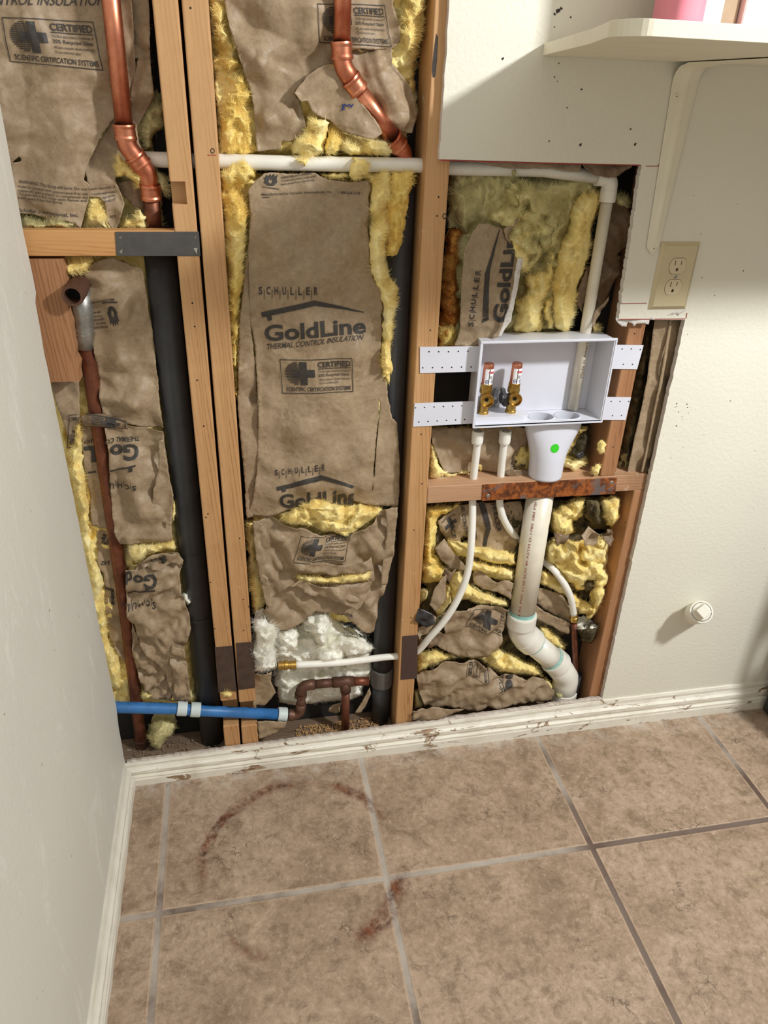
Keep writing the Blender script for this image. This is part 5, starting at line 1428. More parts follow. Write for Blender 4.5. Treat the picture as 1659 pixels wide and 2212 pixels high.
# old copper pipe in the left bay with its soldered stub
pa = P(183, 720, .056)
e = empty('copper_pipe', (.0288, .072, .037), 'old brown copper pipe at far left with an open soldered stub on top', 'pipe')
run = [pa, P(210, 900, .06), P(240, 1100, .061), P(275, 1350, .064), P(300, 1560, .069), np.array((.0285, .072, .037))]
mb = MB(); tube(mb, smooth_path(run, 6), .0138, 28); build(mb, 'riser', M['copper_old'], e)
t0 = P(c1(cF, 540, 552)[0], c1(cF, 540, 552)[1], -.012); t1 = P(c1(cF, 590, 475)[0], c1(cF, 590, 475)[1], .042)
d = (t1-t0)/np.linalg.norm(t1-t0)
mb = MB()
lathe(mb, t0, d, [(.03, .0128), (0, .0128), (0, .0172), (.004, .0178), (.012, .0172), (.02, .0182), (.024, .0176), (.034, .0182), (.038, .0176), (np.linalg.norm(t1-t0), .0176)], 32)
tube(mb, [t1-d*.004, t1+d*.012], .0172, 28)
s = build(mb, 'stub', M['copper_dull'], e)
mb = MB(); lathe(mb, t0, d, [(.028, .0), (.028, .0127)], 28); build(mb, 'stub_bore', M['hole'], s)
mb = MB()
k1 = P(*c1(cF, 622, 700), .050); k2 = P(*c1(cF, 636, 935), .054)
tube(mb, [t1+(0, 0, -.002)]+[k1, k1+(k2-k1)*.3, k1+(k2-k1)*.6, k2], [.0175, .0178, .0168, .0182, .0162], 28)
build(mb, 'solder_joint', M['solder'], e, label='grey soldered joint')
mb = MB(); bp = k1+(k2-k1)*.52
lathe(mb, bp-(k2-k1)/np.linalg.norm(k2-k1)*.003, k2-k1, [(0, .018), (0, .0192), (.005, .0192), (.005, .018)], 28)
build(mb, 'wire_tie', M['screw'], e)
mb = MB(); lathe(mb, (.0285, .072, .037), (0.02, 0, 1), [(0, .0138), (0, .0162), (.022, .0165), (.026, .0138)], 28); build(mb, 'foot_fitting', M['copper_dull'], e)

# blue water pipe with pale rings
bl = [np.array((-.03, .034, .2118)), P(254, 1528, .032), P(383, 1531, .032), P(427, 1535, .032), P(602, 1543, .034)]
e = empty('blue_pipe', tuple(bl[4]), 'blue plastic pipe with pale rings crossing the foot of the doubled studs', 'pipe')
mb = MB(); tube(mb, bl, .0132, 28); build(mb, 'pipe', M['blue'], e)
dd = bl[4]-bl[1]; du = dd/np.linalg.norm(dd)
for a, L in ((P(383, 1530, .032), .022), (P(412, 1532.5, .032), .022), (P(600, 1543, .034), .022)):
    mb = MB(); lathe(mb, a, du, [(0, .0132), (0, .0168), (.002, .0174), (L-.002, .0174), (L, .0168), (L, .0132)], 28)
    build(mb, 'crimp_ring', M['ring'], e, label='pale grey plastic ring')

# brown copper manifold at the foot of the centre bay
g = [P(*c1(cK, *q), .04) for q in [(512, 950), (590, 960), (618, 905), (612, 800), (640, 735), (720, 715), (860, 702), (955, 692), (1140, 690)]]
e = empty('copper_manifold', tuple(P(*c1(cK, 965, 950), .04)), 'brown old copper elbows and tee feeding the blue pipe in the centre bay', 'pipe')
rr = .0108
mb = MB(); tube(mb, [g[0], g[0]+(g[1]-g[0])*.6]+bend(g[0], g[1]+(g[1]-g[0])*.25, g[3], .018, 8)+[g[2]+(g[3]-g[2])*.4], rr*1.15, 24)
lathe(mb, g[0], g[1]-g[0], [(0, rr), (0, rr*1.3), (.014, rr*1.3), (.014, rr)], 24)
build(mb, 'lower_elbow', M['copper_dull'], e)
mb = MB(); tube(mb, [g[2], g[3]], rr, 24); build(mb, 'riser', M['copper_dull'], e)
cn = np.array((g[3][0]+.002, g[3][1], g[5][2]))
mb = MB(); tube(mb, [g[3]]+bend(g[3], cn, g[5], .018, 10)+[g[5]], rr*1.2, 24)
lathe(mb, g[3]-(0, 0, .004), (0, 0, 1), [(0, rr), (0, rr*1.35), (.01, rr*1.35), (.01, rr)], 24)
build(mb, 'upper_elbow', M['copper_dull'], e)
mb = MB(); tube(mb, [g[5], g[6]], rr, 24); build(mb, 'crossover', M['copper_dull'], e)
mb = MB(); tube(mb, [g[6], g[7], g[7]+(g[8]-g[7])*.35], rr*1.2, 24); t_ = P(*c1(cK, 962, 770), .04); tube(mb, [g[7], t_], rr*1.2, 24); build(mb, 'tee', M['copper_dull'], e)
mb = MB(); tube(mb, [g[7]+(g[8]-g[7])*.3, g[8]], rr, 24); tube(mb, [t_, np.array((t_[0], t_[1], .037))], rr*.95, 24); build(mb, 'branch_pipes', M['copper_old'], e)

# white water tubes under the valve box
def pex(label, pts, r, fit=None):
    e = empty('water_tube', tuple(pts[-1]), label, 'pipe')
    mb = MB(); tube(mb, smooth_path(pts, 8), r, 24); build(mb, 'tube', M['pex'], e)
    return e
va = P(*c1(cD, 472, 690), .03); vb = P(*c1(cD, 655, 690), .03)
L = [va+(0, 0, -.012), P(1031, 960, .034), P(1023, 1030, .04), P(1021, 1060, .042)]+[P(*c1(cE, *q), yy) for q, yy in (((475, 250), .026), ((468, 400), .014), ((450, 560), .008), ((410, 690), .004), ((350, 810), .002), ((280, 910), .004), ((200, 1000), .010), ((130, 1080), .022))]
L += [P(*c1(cK, 1430, 488), .030), P(*c1(cK, 1250, 505), .032), P(*c1(cK, 1100, 525), .032), P(*c1(cK, 900, 548), .028), P(*c1(cK, 560, 564), .026)]
e = pex('left white water tube curving from the valve box down through the single stud', L, .0081)
mb = MB(); lathe(mb, va+(0, 0, -.034), (0, 0, 1), [(0, .0082), (0, .0112), (.004, .0122), (.024, .0126), (.028, .0115), (.028, .008)], 24); build(mb, 'collar', M['pex'], e)
mb = MB(); fd = P(*c1(cK, 430, 570), .026)-P(*c1(cK, 560, 564), .026); fd /= np.linalg.norm(fd)
lathe(mb, P(*c1(cK, 560, 564), .026)-fd*.004, fd, [(0, .008), (0, .0102), (.012, .0104), (.013, .0092), (.018, .0092), (.019, .0112), (.026, .0116), (.027, .0098), (.034, .0098), (.035, .0108), (.04, .0108), (.04, .006), (.03, .005)], 24)
build(mb, 'brass_end_fitting', M['brass'], e)
Rr = [vb+(0, 0, -.012), P(*c1(cD, 640, 800), .036), P(*c1(cD, 618, 1020), .044), P(*c1(cE, 650, 130), .046), P(*c1(cE, 672, 230), .048), P(*c1(cE, 712, 305), .060), P(*c1(cE, 775, 375), .080), P(*c1(cE, 850, 440), .087), P(*c1(cE, 930, 510), .070), P(*c1(cE, 1000, 570), .040), P(*c1(cE, 1060, 650), .030), P(*c1(cE, 1105, 745), .030), P(*c1(cE, 1124, 850), .036)]
e = pex('right white water tube passing behind the wide drain pipe', Rr, .0081)
mb = MB(); lathe(mb, vb+(0, 0, -.034), (0, 0, 1), [(0, .0082), (0, .0112), (.004, .0122), (.024, .0126), (.028, .0115), (.028, .008)], 24); build(mb, 'collar', M['pex'], e)
f0 = P(*c1(cE, 1124, 840), .042); f1 = P(*c1(cE, 1126, 905), .043)
mb = MB(); lathe(mb, f0, f1-f0, [(0, .008), (0, .0096), (.012, .0096), (.013, .0106), (.02, .0106), (.021, .0094), (.026, .0094), (.027, .007)], 24); build(mb, 'brass_end_fitting', M['brass'], e)
mb = MB(); tube(mb, [f1, P(*c1(cE, 1130, 1050), .046), P(*c1(cE, 1136, 1260), .052)], .0072, 20); cp = build(mb, 'copper_tail', M['copper_old'], e)
mb = MB(); b0 = P(*c1(cE, 1140, 1235), .052); tube(mb, [b0, (b0[0]+.002, .056, .037)], .0155, 24); build(mb, 'pipe_insulation', M['black_plastic'], e, label='black foam sleeve')

# wide white drain pipe
e = empty('drain_pipe', (1.11, .05, .04), 'wide white plastic drain pipe with two elbows below the rusty plate', 'pipe')
R2 = .0302
ay = .045; ax = (P(*c1(cE, 905, 110), ay)[0]+P(*c1(cE, 795, 840), ay)[0])/2
mb = MB(); tube(mb, [(ax, ay, .345), (ax, ay, .6933)], R2, 48); dp = build(mb, 'straight_pipe', M['pvc_old'], e)
cyl_text('2 IN. PVC 1120 SCH 40 ASTM D-1785 280 PSI', (ax, ay), R2, .365, .675, math.radians(-128), .0052, M['pen_red'], 'printed_text', dp)
a = Vector((ax, ay, .350)); b = Vector((ax+.004, ay, .296)); c = Vector((ax+.1055, ay+.004, .194)); dd_ = Vector((ax+.1555, ay+.012, .127)); ee = Vector((ax+.1565, ay+.014, .05))
mb = MB(); path = [Vector((ax, ay, .352)), Vector((ax, ay, .335))]+bend(a, b, c, .05, 14)
last = path[-1]; nxt = last+(c-last).normalized()*.03; path.append(nxt)
tube(mb, path, R2*1.10, 48)
lathe(mb, (ax, ay, .320), (0, 0, 1), [(0, R2*1.1), (0, R2*1.17), (.004, R2*1.2), (.032, R2*1.2), (.036, R2*1.16), (.036, R2)], 48)
lathe(mb, nxt-(c-last).normalized()*.03, (c-last), [(0, R2*1.1), (0, R2*1.16), (.003, R2*1.19), (.03, R2*1.19), (.033, R2*1.15), (.033, R2)], 48)
build(mb, 'upper_elbow', M['pvc'], e)
u = (c-last).normalized()
mb = MB(); tube(mb, [nxt, c+u*.01], R2, 48); build(mb, 'short_pipe', M['pvc'], e)
mb = MB(); tube(mb, [c-u*.002]+bend(c, dd_, ee, .055, 14)+[ee], R2*1.10, 48)
lathe(mb, c-u*.004, u, [(0, R2), (0, R2*1.15), (.003, R2*1.18), (.03, R2*1.18), (.034, R2*1.1)], 48)
lathe(mb, ee+Vector((0, 0, -.004)), (0, 0, 1), [(0, R2), (0, R2*1.2), (.03, R2*1.2), (.034, R2*1.1)], 48)
build(mb, 'lower_elbow', M['pvc'], e)
mb = MB(); lathe(mb, (ax, ay, .3562), (0, 0, 1), [(0, R2+.0003), (.011, R2+.0003)], 48); lathe(mb, nxt+u*.004, u, [(0, R2+.0003), (.006, R2+.0003)], 48); lathe(mb, c-u*.012, u, [(0, R2+.0003), (.008, R2+.0003)], 48)
build(mb, 'primer_smear', M['primer'], e, label='turquoise primer smear')
# ------------------------------------------------------------------ timber blocking and metal plates
mb = MB(); box(mb, -.10, .2290, .0127, .040, 1.1958, 1.2362)
build(mb, 'wood_block', M['block'], None, 'horizontal pine block at far left above the open copper stub', 'wood block', bevel=.002)
mb = MB(); box(mb, .6894, 1.1885, .0127, .1016, .6935, .7333)
build(mb, 'wood_block', M['block_old'], None, 'weathered horizontal block under the white valve box', 'wood block', bevel=.002)
# split scrap of lumber behind the left wall edge
rg = np.random.default_rng(77)
prof = [(-.06, .984), (.0387, .984)]+[(.0387+(.0035+.006*(k/14))*1+rg.normal(0, .0011)*(1 if 0 < k < 14 else 0), .984+.2075*k/14) for k in range(15)]+[(-.06, 1.1915)]
mb = MB(); plate(mb, prof, lambda u, v, w: (u, .0127+w, v), .034)
build(mb, 'wood_scrap', M['stud_red'], None, 'short split board behind the left wall edge beside the copper stub', 'wood board')

def metal_plate(label, quad, y, t, mat, nails=(), name='nail_plate', nail_mat=None):
    mb = MB(); f = [P(q[0], q[1], y) for q in quad]; bk = [p+np.array((0, t, 0)) for p in f]
    hexa(mb, f, bk)
    o = build(mb, name, mat, None, label, 'metal plate', bevel=.0006)
    for (px, py) in nails:
        m = MB(); c = P(px, py, y)
        lathe(m, c+(0, .0006, 0), (0, -1, 0), [(0, .0046), (.0012, .0044), (.002, .003), (.0022, 0)], 16)
        build(m, 'nail_head', nail_mat or M['screw'], o)
    return o
o = metal_plate('dark steel strap across the left block and the first stud', cA((870, 1912), (1497, 1912), (1485, 1730), (858, 1730)), .0112, .0014, M['steel'])
for q in [((884, 1775), (910, 1782), (905, 1762)), ((1445, 1785), (1466, 1775), (1462, 1750)), ((890, 1880), (912, 1895), (915, 1855)), ((1445, 1855), (1475, 1850), (1470, 1900))]:
    m = MB(); pts = cA(*q)
    f = [P(px, py, .0110) for px, py in pts]
    m.add(f+[P(pts[2][0], pts[2][1], .0085)], [(0, 1, 3), (1, 2, 3), (2, 0, 3)])
    build(m, 'punched_tooth', M['screw'], o)
metal_plate('browned steel guard on the foot of the left doubled stud', cH((1168, 1690), (1278, 1684), (1255, 1404), (1145, 1415)), .0112, .0014, M['steel_brown'])
metal_plate('browned steel guard on the foot of the right doubled stud', cH((1288, 1676), (1393, 1662), (1385, 1380), (1276, 1388)), .0112, .0014, M['steel_brown'])
metal_plate('rust speckled steel guard on the foot of the single stud', cE((16, 1270), (122, 1262), (127, 983), (28, 992)), .0112, .0014, M['rust_speck'])
metal_plate('long rusty steel plate on the front of the weathered block', cD((494, 1174), (1380, 1128), (1392, 1020), (500, 1066)), .0108, .0018, M['rust'], cD((535, 1140), (1355, 1052)))

# ------------------------------------------------------------------ washing machine valve box
X0, X1, Z0, Z1, YF, YB, TW = .7690, 1.0415, .8722, 1.0425, -.008, .058, .0032
e = empty('washer_valve_box', (.905, .02, .72), 'white recessed plastic valve box with perforated ears and a funnel drain', 'valve box')
mb = MB()
# walls tapering slightly towards the back, inside and outside
def ring4(x0, x1, z0, z1, y): return [(x0, y, z0), (x1, y, z0), (x1, y, z1), (x0, y, z1)]
tp = .006
outer = [ring4(X0, X1, Z0, Z1, YF), ring4(X0+tp, X1-tp, Z0+.001, Z1-.001, YB)]
inner = [ring4(X0+TW, X1-TW, Z0+TW, Z1-TW, YF), ring4(X0+tp+TW, X1-tp-TW, Z0+TW+.001, Z1-TW-.001, YB-TW)]
V = outer[0]+outer[1]+inner[0]+inner[1]
F = []
for k in range(4):
    k2 = (k+1) % 4
    F += [(k, k2, 4+k2, 4+k), (8+k, 12+k, 12+k2, 8+k2), (k, 8+k, 8+k2, k2)]
F += [(4, 5, 6, 7), (12, 15, 14, 13)]
# floor faces get replaced below by a plate with the drain holes: drop them
F = [q for q in F if q not in [(0, 1, 5, 4), (8, 12, 13, 9)]]
mb.add(V, F)
hc = [(.9215, .0205), (.9785, .0205)]
fl = [(X0+.002, YF), (X1-.002, YF), (X1-tp-.001, YB), (X0+tp+.001, YB)]
plate(mb, fl, lambda u, v, w: (u, v, Z0+w), TW+.0005, [circle2(c[0], c[1], .0262, 28, .021)[::-1] for c in hc])
build(mb, 'housing', M['box_plastic'], e)
mb = MB()   # thin front lip
for (a, b_, c, d) in ((X0-.002, X1+.002, Z1-.002, Z1+.0025), (X0-.002, X1+.002, Z0-.0025, Z0+.001), (X0-.0025, X0+.001, Z0, Z1), (X1-.001, X1+.0025, Z0, Z1)):
    box(mb, a, b_, YF-.0015, YF+.003, c, d)
build(mb, 'front_lip', M['box_plastic'], e, bevel=.0006)
# raised ledge under the valves
lo = [(X0+TW+.001, .001), (.872, .001)]+[(.872+.018*math.sin(a), .019-.018*math.cos(a)) for a in [math.pi/2*k/8 for k in range(1, 9)]]+[(.890, .052), (X0+TW+.001, .052)]
mb = MB(); plate(mb, lo, lambda u, v, w: (u, v, Z0+TW+w), .0125)
build(mb, 'valve_ledge', M['box_plastic'], e, bevel=.002)
for c in hc:
    mb = MB(); vs = []
    seg = 32
    V_ = []; F_ = []
    for (hh, rx, ry) in ((Z0+TW+.0016, .0262, .021), (Z0+TW+.0016, .0282, .0228), (Z0+TW+.0003, .0282, .0228), (Z0-.012, .0262, .021), (Z0+TW+.0016, .0262, .021)):
        V_ += [(c[0]+rx*math.cos(2*math.pi*k/seg), c[1]+ry*math.sin(2*math.pi*k/seg), hh) for k in range(seg)]
    for i in range(4):
        if i == 2: continue
        F_ += [(i*seg+k, i*seg+(k+1) % seg, (i+1)*seg+(k+1) % seg, (i+1)*seg+k) for k in range(seg)]
    mb.add(V_, F_, True)
    build(mb, 'drain_rim', M['box_plastic'], e)
# perforated ears
ears = [(((84, 326), (478, 316), (490, 148), (84, 152)), [(143, 184), (208, 184), (273, 184), (338, 182), (402, 181), (102, 291), (167, 290), (231, 289), (294, 288), (359, 286), (423, 285)]),
        (((38, 682), (432, 660), (447, 512), (48, 527)), [(54, 557), (114, 554), (177, 551), (239, 548), (301, 546), (362, 543), (76, 651), (137, 647), (198, 644), (260, 640), (320, 637), (381, 634)]),
        (((1345, 297), (1525, 300), (1568, 140), (1375, 138)), [(1425, 166), (1486, 166), (1546, 170), (1433, 268), (1494, 268)]),
        (((1268, 635), (1448, 637), (1485, 487), (1300, 485)), [(1352, 514), (1411, 514), (1469, 514), (1361, 608), (1421, 607)])]
for quad, hs in ears:
    ye = .0105
    w2 = lambda q: (lambda p: (p[0], p[2]))(P(*c1(cD, *q), ye))
    ol = [w2(q) for q in quad]
    hl = [circle2(*w2(q), .0017, 10)[::-1] for q in hs]
    mb = MB(); plate(mb, ol, lambda u, v, w: (u, ye+w, v), .0016, hl)
    build(mb, 'mounting_ear', M['box_plastic'], e)
    mb = MB()
    for q in hs:
        c = w2(q); mb.add([(a, ye+.00155, b_) for a, b_ in circle2(c[0], c[1], .0019, 10)], [tuple(range(10))])
    build(mb, 'ear_holes', M['hole'], e)['kind'] = 'stuff'
# funnel drain: wide oval at the top necking down to a round outlet
def funnel_sec(z):
    """centre x, centre y, half width x, half width y"""
    zs = [.871, .846, .815, .785, .76, .7336]
    cx = [.9555, .9565, .9555, .9548, .9548, .9550]; hx = [.0630, .0598, .0485, .0395, .0370, .0362]; hy = [.025, .0268, .030, .0335, .0345, .0345]
    return [np.interp(-z, [-q for q in zs], w) for w in (cx, hx, hy)]
mb = MB(); seg = 56; V = []; F = []
zl = np.linspace(.871, .7336, 34)
for z_ in zl:
    cx_, hx_, hy_ = funnel_sec(z_)
    n_ = 2.0+.9*max(0, (z_-.8)/.07)
    for k in range(seg):
        a = 2*math.pi*k/seg; ca, sa = math.cos(a), math.sin(a)
        V.append((cx_+hx_*math.copysign(abs(ca)**(2/n_), ca), .034+hy_*math.copysign(abs(sa)**(2/n_), sa), z_))
for i in range(len(zl)-1):
    F += [(i*seg+k, i*seg+(k+1) % seg, (i+1)*seg+(k+1) % seg, (i+1)*seg+k) for k in range(seg)]
mb.add(V, F, True); mb.f.append(tuple((len(zl)-1)*seg+k for k in range(seg))); mb.s.append(False); mb.m.append(0)
fn = build(mb, 'funnel_drain', M['box_plastic'], e)
gc = P(*c1(cD, 982, 828), .001)
mb = MB(); V = []; F = []
for i in range(7):
    for k in range(20):
        a = 2*math.pi*k/20; rr_ = .0092*i/6
        x_, z_ = gc[0]+rr_*math.cos(a), gc[2]+rr_*math.sin(a)*1.05
        cx_, hx_, hy_ = funnel_sec(z_)
        n_ = 2.0+.9*max(0, (z_-.8)/.07)
        yy = .034-hy_*(1-min(1, abs((x_-cx_)/hx_))**n_)**(1/n_)-.0007
        V.append((x_, yy, z_))
for i in range(6):
    F += [(i*20+k, i*20+(k+1) % 20, (i+1)*20+(k+1) % 20, (i+1)*20+k) for k in range(20)]
mb.add(V, F, True)
build(mb, 'round_sticker', M['green'], fn, label='bright green round sticker')

# ------------------------------------------------------------------ brass valves with copper arrestors
cV = crop(990, 760, .10247)
def supply_valve(px_bot, px_top, front_px, label, side):
    yv = .024
    b0 = P(*c1(cV, *px_bot), yv); t0 = P(*c1(cV, *px_top), yv)
    zb = Z0+TW+.0125
    b0 = np.array((b0[0], yv, zb)); t0 = np.array((t0[0], yv, t0[2]))
    Hh = t0[2]-zb
    ax_ = Vector(t0)-Vector(b0); d = ax_.normalized()
    e = empty('supply_valve', tuple(b0), label, 'valve', 'brass supply valves in the white box')
    hex_r = .0124
    mb = MB(); lathe(mb, b0, d, [(0, 0), (0, .0108), (.0045, .0112), (.006, .0098), (Hh*.41, .0098), (Hh*.41, .006)], 28)
    body = build(mb, 'brass_body', M['brass'], e)
    mb = MB(); lathe(mb, Vector(b0)+d*Hh*.40, d, [(0, .006), (0, hex_r*.93), (.0015, hex_r), (Hh*.10, hex_r), (Hh*.11, hex_r*.93), (Hh*.11, .006)], 6, smooth=False)
    build(mb, 'hex_nut', M['brass'], e)
    mb = MB(); lathe(mb, Vector(b0)+d*Hh*.505, d, [(0, .006), (0, .0117), (Hh*.09, .0117), (Hh*.10, .0108), (Hh*.10, .006)], 28)
    build(mb, 'brass_cap', M['brass'], e)
    mb = MB(); lathe(mb, Vector(b0)+d*Hh*.59, d, [(0, .0103), (Hh*.375, .0103), (Hh*.395, .0098), (Hh*.408, .0082), (Hh*.41, 0)], 32)
    ar = build(mb, 'copper_arrestor', M['copper'], e)
    # wrapped label with red word, line, blue rings
    def wrap(polys_or_text, a0, a1, h0, h1, mat, name, lift, parent):
        v, f = polys_or_text
        v, f = split_faces(v, f, max(1, int(abs(a1-a0)/.2)), 1)
        m = MB(); _, s_, u_ = frame_for(d)
        vs = []
        for q in v:
            a = a0+(a1-a0)*q[0]
            hh = h0+(h1-h0)*q[1]
            # angle measured around the vertical axis, -90 deg faces the room
            dirv = Vector((math.cos(a), math.sin(a), 0))
            vs.append(Vector(b0)+d*hh+dirv*(.0103+lift))
        m.add(vs, f, True); m.fixn = False
        return build(m, name, mat, parent)
    R = math.radians
    lb = wrap(shape_mesh([rect(0, 0, 1, 1)]), R(-140), R(25), Hh*.60, Hh*.905, M['label'], 'label_wrap', .0004, ar)
    v1 = text_mesh('Oatey', .03, 0)
    wrap(v1, R(-100), R(-22), Hh*.80, Hh*.875, M['red_ink'], 'red_lettering', .0008, ar)
    lines = [rect(.0, .0+.18*k, .9-.2*(k % 2), .09+.18*k) for k in range(5)]
    wrap(shape_mesh(lines), R(-84), R(-40), Hh*.715, Hh*.785, M['ink_faint'], 'fine_print', .0008, ar)
    ring_ = [[(.5+.5*math.cos(2*math.pi*k/20), .5+.5*math.sin(2*math.pi*k/20)), (.5+.5*math.cos(2*math.pi*(k+1)/20), .5+.5*math.sin(2*math.pi*(k+1)/20)), (.5+.38*math.cos(2*math.pi*(k+1)/20), .5+.38*math.sin(2*math.pi*(k+1)/20)), (.5+.38*math.cos(2*math.pi*k/20), .5+.38*math.sin(2*math.pi*k/20))] for k in range(20)]
    for a0, a1 in ((-128, -92), (-66, -30)):
        wrap(shape_mesh(ring_+[rect(.2, .42, .8, .58)]), R(a0), R(a1), Hh*.625, Hh*.70, M['blue_ink'], 'blue_mark', .0008, ar)
    wrap(shape_mesh([rect(0, 0, 1, 1)]), R(-94), R(-88), Hh*.60, Hh*.905, M['ink'], 'label_seam', .0009, ar)
    # open outlet facing the room
    fc = P(*c1(cV, *front_px), yv-.024)
    cc = Vector((b0[0]+d.x*(fc[2]-zb), yv, fc[2]))
    fd = (Vector(fc)-cc).normalized()
    mb = MB(); lathe(mb, cc, fd, [(0, .0088), (.010, .0092), (.0125, .0134), (.0215, .0138), (.0235, .0128), (.0235, .0112), (.0170, .0100), (.0150, .0040)], 32)
    po = build(mb, 'outlet_port', M['brass'], e)
    mb = MB(); lathe(mb, cc+fd*.0152, fd, [(0, 0), (0, .0042)], 6, smooth=False); build(mb, 'port_bore', M['hole'], po)
    # dark quarter-turn handle on the side
    sx = side
    mb = MB(); ctr = Vector((b0[0]+d.x*Hh*.30, yv+.001, zb+Hh*.29))
    lathe(mb, ctr+Vector((sx*.007, 0, 0)), (sx, 0, 0), [(0, .004), (0, .0085), (.008, .0105), (.0165, .0115), (.018, .0105), (.018, 0)], 24)
    pr2 = [(-.009, -.014), (.006, -.015), (.012, -.006), (.012, .010), (.008, .021), (-.001, .022), (-.005, .008), (-.010, .003)]
    plate(mb, pr2, lambda u, v, w: (ctr.x+sx*(.012+w+.30*max(0, v)), ctr.y-.003+u, ctr.z+v), .0085)
    build(mb, 'lever_handle', M['black_handle'], e, bevel=.0012)
    mb = MB(); tube(mb, [(b0[0], yv, zb-.034), (b0[0], yv, zb+.001)], .0068, 20); build(mb, 'brass_inlet', M['brass'], e)
    return e
supply_valve((525, 1235), (655, 232), (618, 1048), 'brass valve with copper arrestor nearest the left side of the white box', 1)
supply_valve((1105, 1205), (1252, 222), (1215, 1025), 'brass valve with copper arrestor standing second from the left in the white box', -1)

# ------------------------------------------------------------------ electrical outlet
ox0, ox1, oz0, oz1 = 1.0990, 1.1790, 1.0975, 1.2222
oc = (ox0+ox1)/2+.0005; ozc = (oz0+oz1)/2
e = empty('wall_outlet', (oc, -.001, oz0), 'ivory duplex electrical outlet on the cream wall', 'outlet')
def recess(cz, r=.0171, hh=.0142):
    a0 = math.asin(hh/r)
    pts = []
    for s0 in (1, -1):
        angs = [(-a0+2*a0*k/14) for k in range(15)]
        pts += [(oc+s0*r*math.cos(a), cz+s0*r*math.sin(a)) for a in angs]
    return pts
zc = (ozc+.0195, ozc-.0195)
mb = MB()
i1 = .006
ol = [(ox0+i1, oz0+i1), (ox1-i1, oz0+i1), (ox1-i1, oz1-i1), (ox0+i1, oz1-i1)]
plate(mb, ol, lambda u, v, w: (u, -.0062+w, v), .005, [recess(z, .0176, .0147)[::-1] for z in zc])
o4 = [(ox0, oz0), (ox1, oz0), (ox1, oz1), (ox0, oz1)]
V = [(a, -.0062, b_) for a, b_ in ol]+[(a, -.0005, b_) for a, b_ in o4]
mb.add(V, [(k, (k+1) % 4, 4+(k+1) % 4, 4+k) for k in range(4)])
build(mb, 'cover_plate', M['ivory'], e, bevel=.0008)
mb = MB(); box(mb, ox0+.006, ox1-.006, -.0014, -.0008, oz0+.006, oz1-.006); build(mb, 'backing', M['hole'], e)
for z in zc:
    hs = [[(oc-.0064-.0011, z+.0012), (oc-.0064+.0011, z+.0012), (oc-.0064+.0011, z+.0105), (oc-.0064-.0011, z+.0105)],
          [(oc+.0062-.001, z+.0022), (oc+.0062+.001, z+.0022), (oc+.0062+.001, z+.0100), (oc+.0062-.001, z+.0100)],
          [(oc-.0026, z-.0090), (oc+.0026, z-.0090), (oc+.0026, z-.0058)]+[(oc+.0026*math.cos(a), z-.0058+.0026*math.sin(a)) for a in [math.pi*k/8 for k in range(1, 8)]]+[(oc-.0026, z-.0058)]]
    mb = MB(); plate(mb, recess(z), lambda u, v, w: (u, -.0068+w, v), .004, hs)
    rc = build(mb, 'receptacle_face', M['ivory2'], e)
    mb = MB(); mb.add([(oc-.011, -.0035, z-.011), (oc+.011, -.0035, z-.011), (oc+.011, -.0035, z+.012), (oc-.011, -.0035, z+.012)], [(0, 1, 2, 3)]); build(mb, 'slot_depth', M['hole'], rc)
mb = MB(); lathe(mb, (oc, -.0060, ozc), (0, -1, 0), [(0, .0036), (.0008, .0036), (.0014, .0026), (.0015, 0)], 20)
scw = build(mb, 'plate_screw', M['screw'], e)
mb = MB(); plate(mb, [(-.0032, -.0004), (.0032, -.0004), (.0032, .0004), (-.0032, .0004)], lambda u, v, w: (oc+u*.6-v*.8, -.00765+w, ozc+u*.8+v*.6), .0003); build(mb, 'screw_slot', M['hole'], scw)

# ------------------------------------------------------------------ cleanout plug in the wall
e = empty('cleanout_plug', (1.388, 0, .31), 'white painted square headed drain cleanout plug sticking out of the wall', 'drain plug')
b0 = Vector(P(1497, 1326, .004)); f0 = Vector(P(1515, 1322, -.058)); d = (f0-b0).normalized(); L = (f0-b0).length
pm = paint_wall('painted_fitting', lin(226, 222, 208), .25, 60)
rp = .0265
mb = MB(); lathe(mb, b0, d, [(0, rp), (L*.9, rp*.97), (L*.9, rp*1.02), (L, rp*1.03), (L+.002, rp*.98), (L+.002, rp*.86)], 48); build(mb, 'pipe_stub', pm, e)
mb = MB(); lathe(mb, b0+d*(L-.004), d, [(0, rp*.9), (.0035, rp*.84), (.006, rp*.80), (.008, rp*.72), (.0095, rp*.4), (.0095, 0)], 40); build(mb, 'plug_face', pm, e)
_, s_, u_ = frame_for(d)
up = Vector((0.35, 0, 1)); up = (up-d*up.dot(d)).normalized(); sd = up.cross(d).normalized()
ca = math.radians(-22); ss = sd*math.cos(ca)+up*math.sin(ca); uu = -sd*math.sin(ca)+up*math.cos(ca)
hc_ = b0+d*(L+.004)
q = .0135
fr = [hc_+d*.024+ss*a*q*.92+uu*b_*q*.92 for a, b_ in ((-1, -1), (1, -1), (1, 1), (-1, 1))]
bk = [hc_+ss*a*q+uu*b_*q for a, b_ in ((-1, -1), (1, -1), (1, 1), (-1, 1))]
mb = MB(); hexa(mb, fr, bk); hd = build(mb, 'square_head', pm, e, bevel=.0014)
